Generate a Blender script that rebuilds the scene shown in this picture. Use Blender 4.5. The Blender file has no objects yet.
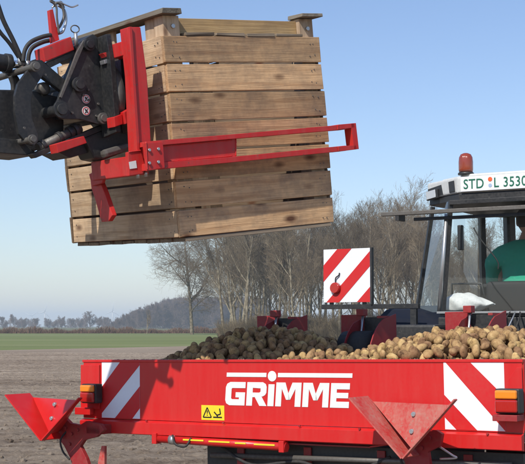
import bpy, bmesh, math, random
import numpy as np
from mathutils import Vector, Matrix, Euler
from mathutils.bvhtree import BVHTree
R = math.radians
random.seed(7)
rng = np.random.default_rng(7)
S = bpy.context.scene
COL = S.collection

# ------------------------------------------------------------------ camera
FPX, CX, CY, HOR = 1230.0, 262.5, 232.0, 326.0
PITCH = math.atan((HOR - CY) / FPX)
EYE = Vector((0, 0, 1.8))
cam = bpy.data.cameras.new('camera')
cam.lens = FPX / 525 * 36; cam.sensor_width = 36; cam.sensor_fit = 'HORIZONTAL'
cam.clip_start = .1; cam.clip_end = 40000
camo = bpy.data.objects.new('camera', cam); COL.objects.link(camo)
camo.location = EYE; camo.rotation_euler = (math.pi / 2 + PITCH, 0, 0)
S.camera = camo

def ray(px, py):
    f = Vector((0, math.cos(PITCH), math.sin(PITCH))); u = Vector((0, -math.sin(PITCH), math.cos(PITCH)))
    return (f + Vector((1, 0, 0)) * ((px - CX) / FPX) - u * ((py - CY) / FPX))

def at(px, py, Y):                       # photo measurement -> world point at distance Y
    d = ray(px, py); return EYE + d * (Y / d.y)

def onp(px, py, M, axis, val):           # photo measurement -> local point on a plane of a thing's own frame
    I = M.inverted(); o = I @ EYE; d = I.to_3x3() @ ray(px, py)
    t = (val - o[axis]) / d[axis]
    return o + d * t

def frame(loc, rx, ry, rz):
    return Matrix.Translation(Vector(loc)) @ Euler((R(rx), R(ry), R(rz))).to_matrix().to_4x4()

# ------------------------------------------------------------------ materials
def new_mat(name):
    m = bpy.data.materials.new(name); m.use_nodes = True
    return m, m.node_tree.nodes, m.node_tree.links, m.node_tree.nodes['Principled BSDF']

def ramp(N, stops):
    r = N.new('ShaderNodeValToRGB'); el = r.color_ramp.elements
    while len(el) < len(stops): el.new(.5)
    for e, (p, c) in zip(el, stops): e.position = p; e.color = (*c, 1) if len(c) == 3 else c
    return r

def paint(name, col, rough=.4, metal=0, dirt=.35, dirtcol=(.22, .16, .11), scale=3., bump=.05, coat=0, dscale=1.0, spec=.5, chips=0, chipcol=(.12, .07, .05), dust=0):
    m, N, L, B = new_mat(name)
    tc = N.new('ShaderNodeTexCoord')
    n1 = N.new('ShaderNodeTexNoise'); n1.inputs['Scale'].default_value = scale * dscale; n1.inputs['Detail'].default_value = 8; n1.inputs['Roughness'].default_value = .65
    n2 = N.new('ShaderNodeTexNoise'); n2.inputs['Scale'].default_value = 60; n2.inputs['Detail'].default_value = 5
    L.new(tc.outputs['Object'], n1.inputs['Vector']); L.new(tc.outputs['Object'], n2.inputs['Vector'])
    mul = N.new('ShaderNodeMath'); mul.operation = 'MULTIPLY'; L.new(n1.outputs['Fac'], mul.inputs[0]); L.new(n2.outputs['Fac'], mul.inputs[1])
    r = ramp(N, [(.16, (0, 0, 0)), (.42, (dirt, dirt, dirt))]); L.new(mul.outputs[0], r.inputs[0])
    mx = N.new('ShaderNodeMix'); mx.data_type = 'RGBA'
    mx.inputs[6].default_value = (*col, 1); mx.inputs[7].default_value = (*dirtcol, 1); L.new(r.outputs[0], mx.inputs[0])
    last = mx.outputs[2]
    if chips:
        n3 = N.new('ShaderNodeTexNoise'); n3.inputs['Scale'].default_value = 34; n3.inputs['Detail'].default_value = 6; n3.inputs['Roughness'].default_value = .7; L.new(tc.outputs['Object'], n3.inputs['Vector'])
        r3 = ramp(N, [(.70 - .10 * chips, (0, 0, 0)), (.74 - .10 * chips, (.85, .85, .85))]); L.new(n3.outputs['Fac'], r3.inputs[0])
        m3 = N.new('ShaderNodeMix'); m3.data_type = 'RGBA'; L.new(r3.outputs[0], m3.inputs[0]); L.new(last, m3.inputs[6]); m3.inputs[7].default_value = (*chipcol, 1); last = m3.outputs[2]
    if dust:
        mp = N.new('ShaderNodeMapping'); mp.inputs['Scale'].default_value = (9, 9, .9); L.new(tc.outputs['Object'], mp.inputs[0])
        n4 = N.new('ShaderNodeTexNoise'); n4.inputs['Scale'].default_value = 2.2; n4.inputs['Detail'].default_value = 8; n4.inputs['Roughness'].default_value = .7; L.new(mp.outputs[0], n4.inputs['Vector'])
        r4 = ramp(N, [(.42, (0, 0, 0)), (.78, (dust, dust, dust))]); L.new(n4.outputs['Fac'], r4.inputs[0])
        m4 = N.new('ShaderNodeMix'); m4.data_type = 'RGBA'; L.new(r4.outputs[0], m4.inputs[0]); L.new(last, m4.inputs[6]); m4.inputs[7].default_value = (.42, .30, .23, 1); last = m4.outputs[2]
    L.new(last, B.inputs['Base Color'])
    rr = N.new('ShaderNodeMapRange'); rr.inputs['To Min'].default_value = rough; rr.inputs['To Max'].default_value = min(1, rough + .5); L.new(r.outputs[0], rr.inputs[0]); L.new(rr.outputs[0], B.inputs['Roughness'])
    B.inputs['Metallic'].default_value = metal; B.inputs['Coat Weight'].default_value = coat; B.inputs['Specular IOR Level'].default_value = spec
    if bump:
        b = N.new('ShaderNodeBump'); b.inputs['Strength'].default_value = bump; b.inputs['Distance'].default_value = .01
        L.new(n1.outputs['Fac'], b.inputs['Height']); L.new(b.outputs[0], B.inputs['Normal'])
    return m

RED = paint('red_paint', (.56, .010, .010), .34, chips=.3, dust=.06, dirt=.07, scale=2.2, bump=.04, dirtcol=(.35, .14, .10))
REDW = paint('worn_red_paint', (.48, .035, .03), .6, chips=.9, chipcol=(.30, .20, .15), dust=.45, dirt=.5, scale=5, bump=.25, dirtcol=(.42, .26, .20))
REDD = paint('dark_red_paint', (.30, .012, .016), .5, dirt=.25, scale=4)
REDR = paint('rotator_red_paint', (.55, .012, .012), .4, chips=.7, dust=.12, dirt=.35, scale=6, bump=.12, dirtcol=(.26, .06, .045))
BLK = paint('black_paint', (.017, .018, .019), .40, chips=.5, chipcol=(.09, .085, .075), dirt=.35, dirtcol=(.10, .09, .08), scale=5, bump=.1)
RUB = paint('rubber', (.018, .018, .018), .65, dirt=.3, dirtcol=(.12, .1, .08), scale=6)
GREY = paint('greasy_steel', (.16, .15, .135), .5, metal=.5, dirt=.5, dirtcol=(.07, .055, .04), scale=9)
CHROME = paint('chrome', (.75, .76, .78), .14, metal=1, dirt=.05, bump=0)
ZINC = paint('zinc', (.55, .56, .56), .35, metal=.8, dirt=.2)
ROOFM = paint('roof_paint', (.60, .62, .60), .45, dirt=.3, dirtcol=(.3, .29, .25), dust=.25)
WHITE = paint('white_paint', (.74, .76, .73), .45, dirt=.12, dirtcol=(.4, .38, .32))
WHITED = paint('white_retroreflective', (.78, .80, .84), .5, dirt=.1, dirtcol=(.5, .45, .42))
REDS = paint('red_retroreflective', (.58, .010, .012), .5, dirt=.12)
YEL = paint('yellow_sticker', (.80, .62, .02), .5, dirt=.1)
INK = paint('black_ink', (.01, .01, .01), .5, dirt=0, bump=0)
GREENINK = paint('green_ink', (.01, .13, .07), .5, dirt=0, bump=0)
NAVY = paint('navy_paint', (.007, .010, .020), .6, dirt=.35, dirtcol=(.035, .033, .03), spec=.2)
PALEBLUE = paint('pale_seal', (.35, .45, .6), .5, dirt=.0, bump=0)
ORSEAL = paint('orange_seal', (.75, .12, .03), .5, dirt=.0, bump=0)
SHIRT = paint('green_cloth', (.03, .36, .22), .85, dirt=.2, dirtcol=(.04, .22, .15), scale=6, bump=.5)
TROUS = paint('dark_trousers', (.03, .035, .05), .9, dirt=.1)
SKIN = paint('skin', (.52, .30, .21), .55, dirt=.15, dirtcol=(.5, .2, .15), bump=.02)
HAIR = paint('hair', (.05, .035, .025), .7, dirt=.1)
SEATM = paint('seat_fabric', (.014, .014, .016), .75, dirt=.3, dirtcol=(.05, .05, .05))
SACK = paint('sack_cloth', (.70, .69, .65), .75, dirt=.55, dirtcol=(.42, .46, .45), scale=9, bump=.6)
SACKG = paint('green_sack_stripe', (.25, .42, .34), .75, dirt=.4, scale=9)

def lens_mat(name, col):
    m, N, L, B = new_mat(name)
    B.inputs['Base Color'].default_value = (*col, 1); B.inputs['Roughness'].default_value = .18
    B.inputs['Coat Weight'].default_value = .6
    tc = N.new('ShaderNodeTexCoord'); w = N.new('ShaderNodeTexWave'); w.inputs['Scale'].default_value = 60; w.bands_direction = 'X'
    L.new(tc.outputs['Object'], w.inputs['Vector'])
    b = N.new('ShaderNodeBump'); b.inputs['Strength'].default_value = .3; b.inputs['Distance'].default_value = .003
    L.new(w.outputs['Fac'], b.inputs['Height']); L.new(b.outputs[0], B.inputs['Normal'])
    return m
AMBER = lens_mat('amber_lens', (.85, .25, .015)); LRED = lens_mat('red_lens', (.42, .012, .008)); LCLEAR = lens_mat('clear_lens', (.55, .56, .56))
BEACONM = lens_mat('beacon_lens', (.27, .045, .018))

def glass_mat():
    m, N, L, B = new_mat('cab_glass')
    out = N['Material Output']
    t = N.new('ShaderNodeBsdfTransparent'); t.inputs[0].default_value = (.94, .97, .975, 1)
    g = N.new('ShaderNodeBsdfGlossy'); g.inputs['Roughness'].default_value = .03; g.inputs[0].default_value = (1, 1, 1, 1)
    d = N.new('ShaderNodeBsdfDiffuse'); d.inputs[0].default_value = (.42, .50, .54, 1)
    lw = N.new('ShaderNodeLayerWeight'); lw.inputs['Blend'].default_value = .5
    pw = N.new('ShaderNodeMath'); pw.operation = 'POWER'; pw.inputs[1].default_value = 4; L.new(lw.outputs['Facing'], pw.inputs[0])
    fr = N.new('ShaderNodeMapRange'); fr.inputs['To Min'].default_value = .04; fr.inputs['To Max'].default_value = .8; L.new(pw.outputs[0], fr.inputs[0])
    mx = N.new('ShaderNodeMixShader'); L.new(fr.outputs[0], mx.inputs[0]); L.new(t.outputs[0], mx.inputs[1]); L.new(g.outputs[0], mx.inputs[2])
    n = N.new('ShaderNodeTexNoise'); n.inputs['Scale'].default_value = 3; n.inputs['Detail'].default_value = 5
    mr = N.new('ShaderNodeMapRange'); mr.inputs['To Min'].default_value = .0; mr.inputs['To Max'].default_value = .02; L.new(n.outputs['Fac'], mr.inputs[0])
    m2 = N.new('ShaderNodeMixShader'); L.new(mr.outputs[0], m2.inputs[0]); L.new(mx.outputs[0], m2.inputs[1]); L.new(d.outputs[0], m2.inputs[2])
    L.new(m2.outputs[0], out.inputs[0]); return m
GLASS = glass_mat()

def wood_mat(name, a, b, axis, grey=.3, sc=1.0):
    """sawn softwood: grain runs along `axis`, tone differs from board to board"""
    m, N, L, B = new_mat(name)
    tc = N.new('ShaderNodeTexCoord'); oi = N.new('ShaderNodeObjectInfo')
    add = N.new('ShaderNodeVectorMath'); add.operation = 'ADD'
    sc_ = N.new('ShaderNodeVectorMath'); sc_.operation = 'SCALE'; sc_.inputs['Scale'].default_value = 37
    cmb = N.new('ShaderNodeCombineXYZ')
    for i in range(3): L.new(oi.outputs['Random'], cmb.inputs[i])
    L.new(cmb.outputs[0], sc_.inputs[0]); L.new(tc.outputs['Object'], add.inputs[0]); L.new(sc_.outputs[0], add.inputs[1])
    mp = N.new('ShaderNodeMapping'); s = [16, 16, 16]; s[axis] = .7; mp.inputs['Scale'].default_value = s
    L.new(add.outputs[0], mp.inputs[0])
    n0 = N.new('ShaderNodeTexNoise'); n0.inputs['Scale'].default_value = 1.2 * sc; n0.inputs['Detail'].default_value = 3; n0.inputs['Distortion'].default_value = 1.2; L.new(mp.outputs[0], n0.inputs[0])
    mlt = N.new('ShaderNodeMath'); mlt.operation = 'MULTIPLY'; mlt.inputs[1].default_value = 4.5; L.new(n0.outputs['Fac'], mlt.inputs[0])
    frc = N.new('ShaderNodeMath'); frc.operation = 'PINGPONG'; frc.inputs[1].default_value = 1; L.new(mlt.outputs[0], frc.inputs[0])
    n1 = N.new('ShaderNodeTexNoise'); n1.inputs['Scale'].default_value = 9; n1.inputs['Detail'].default_value = 8; L.new(mp.outputs[0], n1.inputs[0])
    r1 = ramp(N, [(0, a), (1, b)]); L.new(frc.outputs[0], r1.inputs[0])
    # fine fibres
    mx = N.new('ShaderNodeMix'); mx.data_type = 'RGBA'; mx.blend_type = 'MULTIPLY'; mx.inputs[0].default_value = .6
    r2 = ramp(N, [(.3, (.74, .70, .66)), (.6, (1, 1, 1))]); L.new(n1.outputs['Fac'], r2.inputs[0]); L.new(r1.outputs[0], mx.inputs[6]); L.new(r2.outputs[0], mx.inputs[7])
    # weathered stains
    n3 = N.new('ShaderNodeTexNoise'); n3.inputs['Scale'].default_value = 4.5; n3.inputs['Detail'].default_value = 6; n3.inputs['Roughness'].default_value = .7; L.new(add.outputs[0], n3.inputs[0])
    r3 = ramp(N, [(.42, (0, 0, 0)), (.72, (1, 1, 1))]); L.new(n3.outputs['Fac'], r3.inputs[0])
    g = N.new('ShaderNodeMath'); g.operation = 'MULTIPLY'; g.inputs[1].default_value = grey; L.new(r3.outputs[0], g.inputs[0])
    mg = N.new('ShaderNodeMix'); mg.data_type = 'RGBA'; L.new(g.outputs[0], mg.inputs[0]); L.new(mx.outputs[2], mg.inputs[6]); mg.inputs[7].default_value = (.17, .13, .10, 1)
    # knots
    mk = N.new('ShaderNodeMapping'); ks = [7, 7, 7]; ks[axis] = 3.2; mk.inputs['Scale'].default_value = ks; L.new(add.outputs[0], mk.inputs[0])
    v = N.new('ShaderNodeTexVoronoi'); v.inputs['Scale'].default_value = 1.; L.new(mk.outputs[0], v.inputs[0])
    rk = ramp(N, [(.07, (1, 1, 1)), (.20, (0, 0, 0))]); L.new(v.outputs['Distance'], rk.inputs[0])
    mkx = N.new('ShaderNodeMix'); mkx.data_type = 'RGBA'; L.new(rk.outputs[0], mkx.inputs[0]); L.new(mg.outputs[2], mkx.inputs[6]); mkx.inputs[7].default_value = (.12, .055, .03, 1)
    hs = N.new('ShaderNodeHueSaturation'); mr = N.new('ShaderNodeMapRange'); mr.inputs['To Min'].default_value = .66; mr.inputs['To Max'].default_value = 1.15; L.new(oi.outputs['Random'], mr.inputs[0]); L.new(mr.outputs[0], hs.inputs['Value']); L.new(mkx.outputs[2], hs.inputs['Color'])
    L.new(hs.outputs[0], B.inputs['Base Color']); B.inputs['Roughness'].default_value = .8; B.inputs['Specular IOR Level'].default_value = .25
    bp = N.new('ShaderNodeBump'); bp.inputs['Strength'].default_value = .5; bp.inputs['Distance'].default_value = .004; L.new(n1.outputs['Fac'], bp.inputs['Height']); L.new(bp.outputs[0], B.inputs['Normal'])
    return m
WX = wood_mat('sawn_wood_across', (.73, .47, .25), (.50, .285, .14), 0, .75)
WY = wood_mat('sawn_wood_side', (.70, .50, .31), (.52, .34, .19), 1, .6)
WZ = wood_mat('sawn_wood_post', (.60, .45, .30), (.44, .30, .19), 2, .5)
WG = wood_mat('weathered_wood', (.25, .22, .17), (.15, .13, .10), 1, .6)
WGX = wood_mat('weathered_wood_ledge', (.30, .24, .17), (.18, .14, .10), 0, .6)
WYEL = wood_mat('fresh_wood_across', (.60, .41, .20), (.46, .29, .13), 0, .4)
WDX = wood_mat('shade_toned_wood_across', (.20, .14, .09), (.12, .08, .05), 0, .6)  # far boards: inside shade put into the wood colour, so gaps look dark
WPD = wood_mat('shade_toned_post', (.22, .155, .10), (.13, .09, .06), 2, .6)  # far posts: same crate-inside shade painted into the colour
WDY = wood_mat('shade_toned_wood_side', (.20, .14, .09), (.12, .08, .05), 1, .6)  # far side boards, darkened in colour to stand for interior shade

def potato_mat():
    m, N, L, B = new_mat('potato_skin')
    tc = N.new('ShaderNodeTexCoord'); oi = N.new('ShaderNodeObjectInfo')
    geo = N.new('ShaderNodeNewGeometry')
    n = N.new('ShaderNodeTexNoise'); n.inputs['Scale'].default_value = 26; n.inputs['Detail'].default_value = 7; n.inputs['Roughness'].default_value = .7
    L.new(geo.outputs['Position'], n.inputs[0])
    r = ramp(N, [(.34, (.10, .055, .028)), (.46, (.37, .225, .10)), (.70, (.62, .42, .205))]); L.new(n.outputs['Fac'], r.inputs[0])
    hs = N.new('ShaderNodeHueSaturation')
    rnd = N.new('ShaderNodeMath'); rnd.operation = 'ADD'; L.new(oi.outputs['Random'], rnd.inputs[0]); L.new(geo.outputs['Random Per Island'], rnd.inputs[1])
    fr = N.new('ShaderNodeMath'); fr.operation = 'FRACT'; L.new(rnd.outputs[0], fr.inputs[0])
    mr = N.new('ShaderNodeMapRange'); mr.inputs['To Min'].default_value = .52; mr.inputs['To Max'].default_value = 1.12; L.new(fr.outputs[0], mr.inputs[0]); L.new(mr.outputs[0], hs.inputs['Value'])
    mr2 = N.new('ShaderNodeMapRange'); mr2.inputs['To Min'].default_value = .485; mr2.inputs['To Max'].default_value = .512; L.new(fr.outputs[0], mr2.inputs[0]); L.new(mr2.outputs[0], hs.inputs['Hue'])
    L.new(r.outputs[0], hs.inputs['Color'])
    L.new(hs.outputs[0], B.inputs['Base Color']); B.inputs['Roughness'].default_value = .85; B.inputs['Specular IOR Level'].default_value = .2
    b = N.new('ShaderNodeBump'); b.inputs['Strength'].default_value = .5; b.inputs['Distance'].default_value = .004; L.new(n.outputs['Fac'], b.inputs['Height']); L.new(b.outputs[0], B.inputs['Normal'])
    return m
POT = potato_mat()

def bark_mat(name, a, b, scale=2.):
    m, N, L, B = new_mat(name)
    tc = N.new('ShaderNodeTexCoord'); oi = N.new('ShaderNodeObjectInfo')
    n = N.new('ShaderNodeTexNoise'); n.inputs['Scale'].default_value = scale; n.inputs['Detail'].default_value = 5
    L.new(tc.outputs['Object'], n.inputs[0])
    r = ramp(N, [(.35, a), (.65, b)]); L.new(n.outputs['Fac'], r.inputs[0])
    hs = N.new('ShaderNodeHueSaturation'); mr = N.new('ShaderNodeMapRange'); mr.inputs['To Min'].default_value = .75; mr.inputs['To Max'].default_value = 1.25
    L.new(oi.outputs['Random'], mr.inputs[0]); L.new(mr.outputs[0], hs.inputs['Value']); L.new(r.outputs[0], hs.inputs['Color'])
    L.new(hs.outputs[0], B.inputs['Base Color']); B.inputs['Roughness'].default_value = .95; B.inputs['Specular IOR Level'].default_value = .1
    return m
BARK = bark_mat('bark', (.13, .105, .07), (.30, .26, .19))
TWIG = bark_mat('twigs', (.14, .108, .072), (.235, .188, .128), .4)
SHRUB = bark_mat('shrub_twigs', (.13, .10, .06), (.24, .19, .12), .4)
FARTW = bark_mat('far_twigs', (.16, .12, .10), (.24, .18, .15), .1)

def soil_mat():
    m, N, L, B = new_mat('dry_soil')
    geo = N.new('ShaderNodeNewGeometry')
    mp = N.new('ShaderNodeMapping'); mp.inputs['Rotation'].default_value = (0, 0, R(-9)); L.new(geo.outputs['Position'], mp.inputs[0])
    mp2 = N.new('ShaderNodeMapping'); mp2.inputs['Scale'].default_value = (.05, 1, 1); L.new(mp.outputs[0], mp2.inputs[0])
    n1 = N.new('ShaderNodeTexNoise'); n1.inputs['Scale'].default_value = 1.6; n1.inputs['Detail'].default_value = 6; n1.inputs['Roughness'].default_value = .65; L.new(mp2.outputs[0], n1.inputs[0])
    n2 = N.new('ShaderNodeTexNoise'); n2.inputs['Scale'].default_value = 7; n2.inputs['Detail'].default_value = 10; n2.inputs['Roughness'].default_value = .75; L.new(geo.outputs['Position'], n2.inputs[0])
    n3 = N.new('ShaderNodeTexNoise'); n3.inputs['Scale'].default_value = .12; n3.inputs['Detail'].default_value = 4; L.new(geo.outputs['Position'], n3.inputs[0])
    a = N.new('ShaderNodeMath'); a.operation = 'MULTIPLY_ADD'; a.inputs[1].default_value = 1.15; L.new(n1.outputs['Fac'], a.inputs[0]); L.new(n2.outputs['Fac'], a.inputs[2])
    mp5 = N.new('ShaderNodeMapping'); mp5.inputs['Scale'].default_value = (.012, .22, 1); L.new(mp.outputs[0], mp5.inputs[0])
    n5 = N.new('ShaderNodeTexNoise'); n5.inputs['Scale'].default_value = 1.; n5.inputs['Detail'].default_value = 5; n5.inputs['Roughness'].default_value = .75; L.new(mp5.outputs[0], n5.inputs[0])
    a5 = N.new('ShaderNodeMath'); a5.operation = 'MULTIPLY_ADD'; a5.inputs[1].default_value = .55; L.new(n5.outputs['Fac'], a5.inputs[0]); L.new(a.outputs[0], a5.inputs[2])
    a2 = N.new('ShaderNodeMath'); a2.operation = 'MULTIPLY_ADD'; a2.inputs[1].default_value = .4; L.new(n3.outputs['Fac'], a2.inputs[0]); L.new(a5.outputs[0], a2.inputs[2])
    r = ramp(N, [(.66, (.14, .102, .072)), (.76, (.265, .203, .148)), (.85, (.345, .272, .20)), (.97, (.45, .362, .275))])
    mr = N.new('ShaderNodeMapRange'); mr.inputs['From Min'].default_value = 0; mr.inputs['From Max'].default_value = 1.85; L.new(a2.outputs[0], mr.inputs[0])
    L.new(mr.outputs[0], r.inputs[0]); L.new(r.outputs[0], B.inputs['Base Color'])
    B.inputs['Roughness'].default_value = 1; B.inputs['Specular IOR Level'].default_value = .1
    b = N.new('ShaderNodeBump'); b.inputs['Strength'].default_value = 1; b.inputs['Distance'].default_value = .10; L.new(a.outputs[0], b.inputs['Height']); L.new(b.outputs[0], B.inputs['Normal'])
    return m
SOIL = soil_mat()

def field_mat(name, stops, sc=.05):
    m, N, L, B = new_mat(name)
    geo = N.new('ShaderNodeNewGeometry')
    mp = N.new('ShaderNodeMapping'); mp.inputs['Scale'].default_value = (.15, 1, 1); mp.inputs['Rotation'].default_value = (0, 0, R(-6)); L.new(geo.outputs['Position'], mp.inputs[0])
    n = N.new('ShaderNodeTexNoise'); n.inputs['Scale'].default_value = sc; n.inputs['Detail'].default_value = 10; n.inputs['Roughness'].default_value = .7; L.new(mp.outputs[0], n.inputs[0])
    r = ramp(N, stops); L.new(n.outputs['Fac'], r.inputs[0]); L.new(r.outputs[0], B.inputs['Base Color'])
    B.inputs['Roughness'].default_value = 1; B.inputs['Specular IOR Level'].default_value = .1
    n2 = N.new('ShaderNodeTexNoise'); n2.inputs['Scale'].default_value = 4; n2.inputs['Detail'].default_value = 6; L.new(geo.outputs['Position'], n2.inputs[0])
    b = N.new('ShaderNodeBump'); b.inputs['Strength'].default_value = 1; b.inputs['Distance'].default_value = .1; L.new(n2.outputs['Fac'], b.inputs['Height']); L.new(b.outputs[0], B.inputs['Normal'])
    return m
GRASS = field_mat('young_crop', [(.35, (.13, .15, .06)), (.52, (.17, .20, .075)), (.66, (.24, .235, .12))])
FARG = field_mat('far_fields', [(.35, (.14, .12, .07)), (.6, (.12, .13, .05)), (.75, (.2, .17, .1))], .01)

# ------------------------------------------------------------------ mesh helpers
class MB:
    def __init__(s): s.v = []; s.f = []; s.sm = []; s.st = []
    def add(s, vs, fs, smooth=False):
        o = len(s.v); s.v += [Vector(v) for v in vs]
        s.f += [tuple(i + o for i in f) for f in fs]; s.sm += [smooth] * len(fs)
    def box(s, a, b, M=None):
        x0, y0, z0 = a; x1, y1, z1 = b
        vs = [Vector(p) for p in ((x0, y0, z0), (x1, y0, z0), (x1, y1, z0), (x0, y1, z0), (x0, y0, z1), (x1, y0, z1), (x1, y1, z1), (x0, y1, z1))]
        if M: vs = [M @ v for v in vs]
        s.add(vs, [(3, 2, 1, 0), (4, 5, 6, 7), (0, 1, 5, 4), (1, 2, 6, 5), (2, 3, 7, 6), (3, 0, 4, 7)]); return s
    def extr(s, poly, d):                 # poly: 3D points, extruded by vector d
        n = len(poly); P = [Vector(p) for p in poly]; d = Vector(d)
        nrm = Vector()
        for i in range(n): nrm += P[i].cross(P[(i + 1) % n])
        if nrm.dot(d) > 0: P.reverse()
        s.add(P + [p + d for p in P], [tuple(range(n)), tuple(range(2 * n - 1, n - 1, -1))] + [(i, i + n, (i + 1) % n + n, (i + 1) % n) for i in range(n)]); return s
    def tube(s, pts, r, n=10, smooth=True, cap=True):
        s.st.append((len(s.v), len(s.f)))
        pts = [Vector(p) for p in pts]; m = len(pts)
        rs = r if isinstance(r, (list, tuple)) else [r] * m
        o = len(s.v); prev = None
        for i, p in enumerate(pts):
            t = (pts[min(i + 1, m - 1)] - pts[max(i - 1, 0)]).normalized()
            if prev is None:
                a = t.cross(Vector((0, 0, 1)) if abs(t.z) < .9 else Vector((1, 0, 0))).normalized()
            else: a = (prev - t * prev.dot(t)).normalized()
            prev = a; b = t.cross(a)
            for k in range(n):
                q = 2 * math.pi * k / n; s.v.append(p + (a * math.cos(q) + b * math.sin(q)) * rs[i])
        for i in range(m - 1):
            for k in range(n):
                s.f.append((o + i * n + k, o + i * n + (k + 1) % n, o + (i + 1) * n + (k + 1) % n, o + (i + 1) * n + k)); s.sm.append(smooth)
        if cap:
            s.f.append(tuple(o + k for k in range(n - 1, -1, -1))); s.sm.append(False)
            s.f.append(tuple(o + (m - 1) * n + k for k in range(n))); s.sm.append(False)
        return s
    def cyl(s, a, b, r, n=20): return s.tube([a, b], r, n)
    def lathe(s, prof, c=(0, 0, 0), axis=2, n=28):
        o = len(s.v); c = Vector(c); m = len(prof)
        for r, h in prof:
            for k in range(n):
                q = 2 * math.pi * k / n; p = [0, 0, 0]
                p[axis] = h; p[(axis + 1) % 3] = r * math.cos(q); p[(axis + 2) % 3] = r * math.sin(q)
                s.v.append(c + Vector(p))
        for i in range(m - 1):
            for k in range(n):
                s.f.append((o + i * n + k, o + i * n + (k + 1) % n, o + (i + 1) * n + (k + 1) % n, o + (i + 1) * n + k)); s.sm.append(True)
        s.f.append(tuple(o + k for k in range(n - 1, -1, -1))); s.sm.append(False)
        s.f.append(tuple(o + (m - 1) * n + k for k in range(n))); s.sm.append(False)
        return s
    def mesh(s, name, mat, bevel=0, seg=2):
        me = bpy.data.meshes.new(name); me.from_pydata([tuple(v) for v in s.v], [], s.f)
        me.polygons.foreach_set('use_smooth', s.sm); me.update()
        bm = bmesh.new(); bm.from_mesh(me)
        bmesh.ops.recalc_face_normals(bm, faces=bm.faces)
        if bevel:
            es = [e for e in bm.edges if len(e.link_faces) == 2 and e.calc_face_angle(0) > .6]
            bmesh.ops.bevel(bm, geom=es, offset=bevel, segments=seg, profile=.6, affect='EDGES', clamp_overlap=True)
        bm.to_mesh(me); bm.free()
        if mat: me.materials.append(mat)
        return me
    def build(s, name, mat, parent=None, bevel=0, seg=2, label=None):
        if name == 'bolts':
            st = s.st + [(len(s.v), len(s.f))]
            for (v0, f0), (v1, f1) in zip(st[:-1], st[1:]):
                c = MB(); c.v = s.v[v0:v1]; c.f = [tuple(i - v0 for i in f) for f in s.f[f0:f1]]; c.sm = s.sm[f0:f1]; c.build('bolt', mat, parent)
            return None
        o = bpy.data.objects.new(name, s.mesh(name, mat, bevel, seg)); COL.objects.link(o)
        if parent: o.parent = parent
        if label: o['label'] = label
        return o

def thing(name, label, cat, M=None, group=None):
    o = bpy.data.objects.new(name, None); COL.objects.link(o); o.empty_display_size = .2
    if M is not None: o.matrix_world = M
    o['label'] = label; o['category'] = cat
    if group: o['group'] = group
    return o
def tag(o, label, cat, group=None, kind=None):
    o['label'] = label; o['category'] = cat
    if group: o['group'] = group
    if kind: o['kind'] = kind
    return o
def structure(o): o['kind'] = 'structure'; return o
def dup(root, M, label=None, group=None, first=[]):
    r = root.copy(); COL.objects.link(r); r.matrix_world = M
    if label: r['label'] = label
    if group: r['group'] = group
    for ch in list(root.children):
        c = ch.copy(); COL.objects.link(c); c.parent = r
        for g in ch.children:
            d = g.copy(); COL.objects.link(d); d.parent = c
    return r
def smooth_curve(pts, n=8):
    pts = [Vector(p) for p in pts]; out = []
    P = [pts[0] * 2 - pts[1]] + pts + [pts[-1] * 2 - pts[-2]]
    for i in range(1, len(P) - 2):
        for k in range(n):
            t = k / n; a, b, c, d = P[i - 1], P[i], P[i + 1], P[i + 2]
            out.append(.5 * ((2 * b) + (c - a) * t + (2 * a - 5 * b + 4 * c - d) * t * t + (3 * b - a - 3 * c + d) * t ** 3))
    out.append(pts[-1]); return out

def text_part(name, body, mat, parent, M, size, offset=.0, extr=.001, shear=0, spacing=1., sx=1.):
    cu = bpy.data.curves.new(name, 'FONT'); cu.body = body; cu.size = size; cu.offset = offset; cu.extrude = extr; cu.shear = shear; cu.space_character = spacing; cu.resolution_u = 4
    tmp = bpy.data.objects.new('tmp', cu); COL.objects.link(tmp)
    dg = bpy.context.evaluated_depsgraph_get(); me = bpy.data.meshes.new_from_object(tmp.evaluated_get(dg))
    bpy.data.objects.remove(tmp); me.transform(Matrix.Diagonal((sx, 1, 1, 1))); me.transform(M); me.materials.clear(); me.materials.append(mat); me.name = name
    o = bpy.data.objects.new(name, me); COL.objects.link(o); o.parent = parent; return o

# ================================================================== CRATE
Z0 = 1.8
MC = frame((-.442, 6.672, .479 + Z0), 1.7, -7.5, 36.9)
W, LN, H = 1.105, 1.235, 1.1
crate = thing('wooden_crate', 'big slatted wooden potato crate held tilted in the air by the red rotator', 'crate', MC)
T = .024
def board(a, b, mat, name='board', bev=.003, nails=None):
    m = MB(); m.box(a, b)
    # slight warp / unevenness
    for i, v in enumerate(m.v): v += Vector((random.uniform(-1, 1), random.uniform(-1, 1), random.uniform(-1, 1))) * .0032
    o = m.build(name, mat, crate, bev)
    if nails:
        n = MB()
        for p in nails:
            p = Vector(p); q = Vector((0, -.0018, 0)) if abs(p.y) < .003 else Vector((-.0018, 0, 0))
            n.cyl(p - q, p + q, .0034, 6)
        me2 = n.mesh('n', GREY); bm = bmesh.new(); bm.from_mesh(o.data); k0 = len(bm.faces); bm.from_mesh(me2); bm.faces.ensure_lookup_table()
        for f in bm.faces[k0:]: f.material_index = 1
        bm.to_mesh(o.data); bm.free(); o.data.materials.append(GREY); bpy.data.meshes.remove(me2)
    return o
nb = 7; gap = .013; bh = (H - (nb - 1) * gap) / nb
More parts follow.
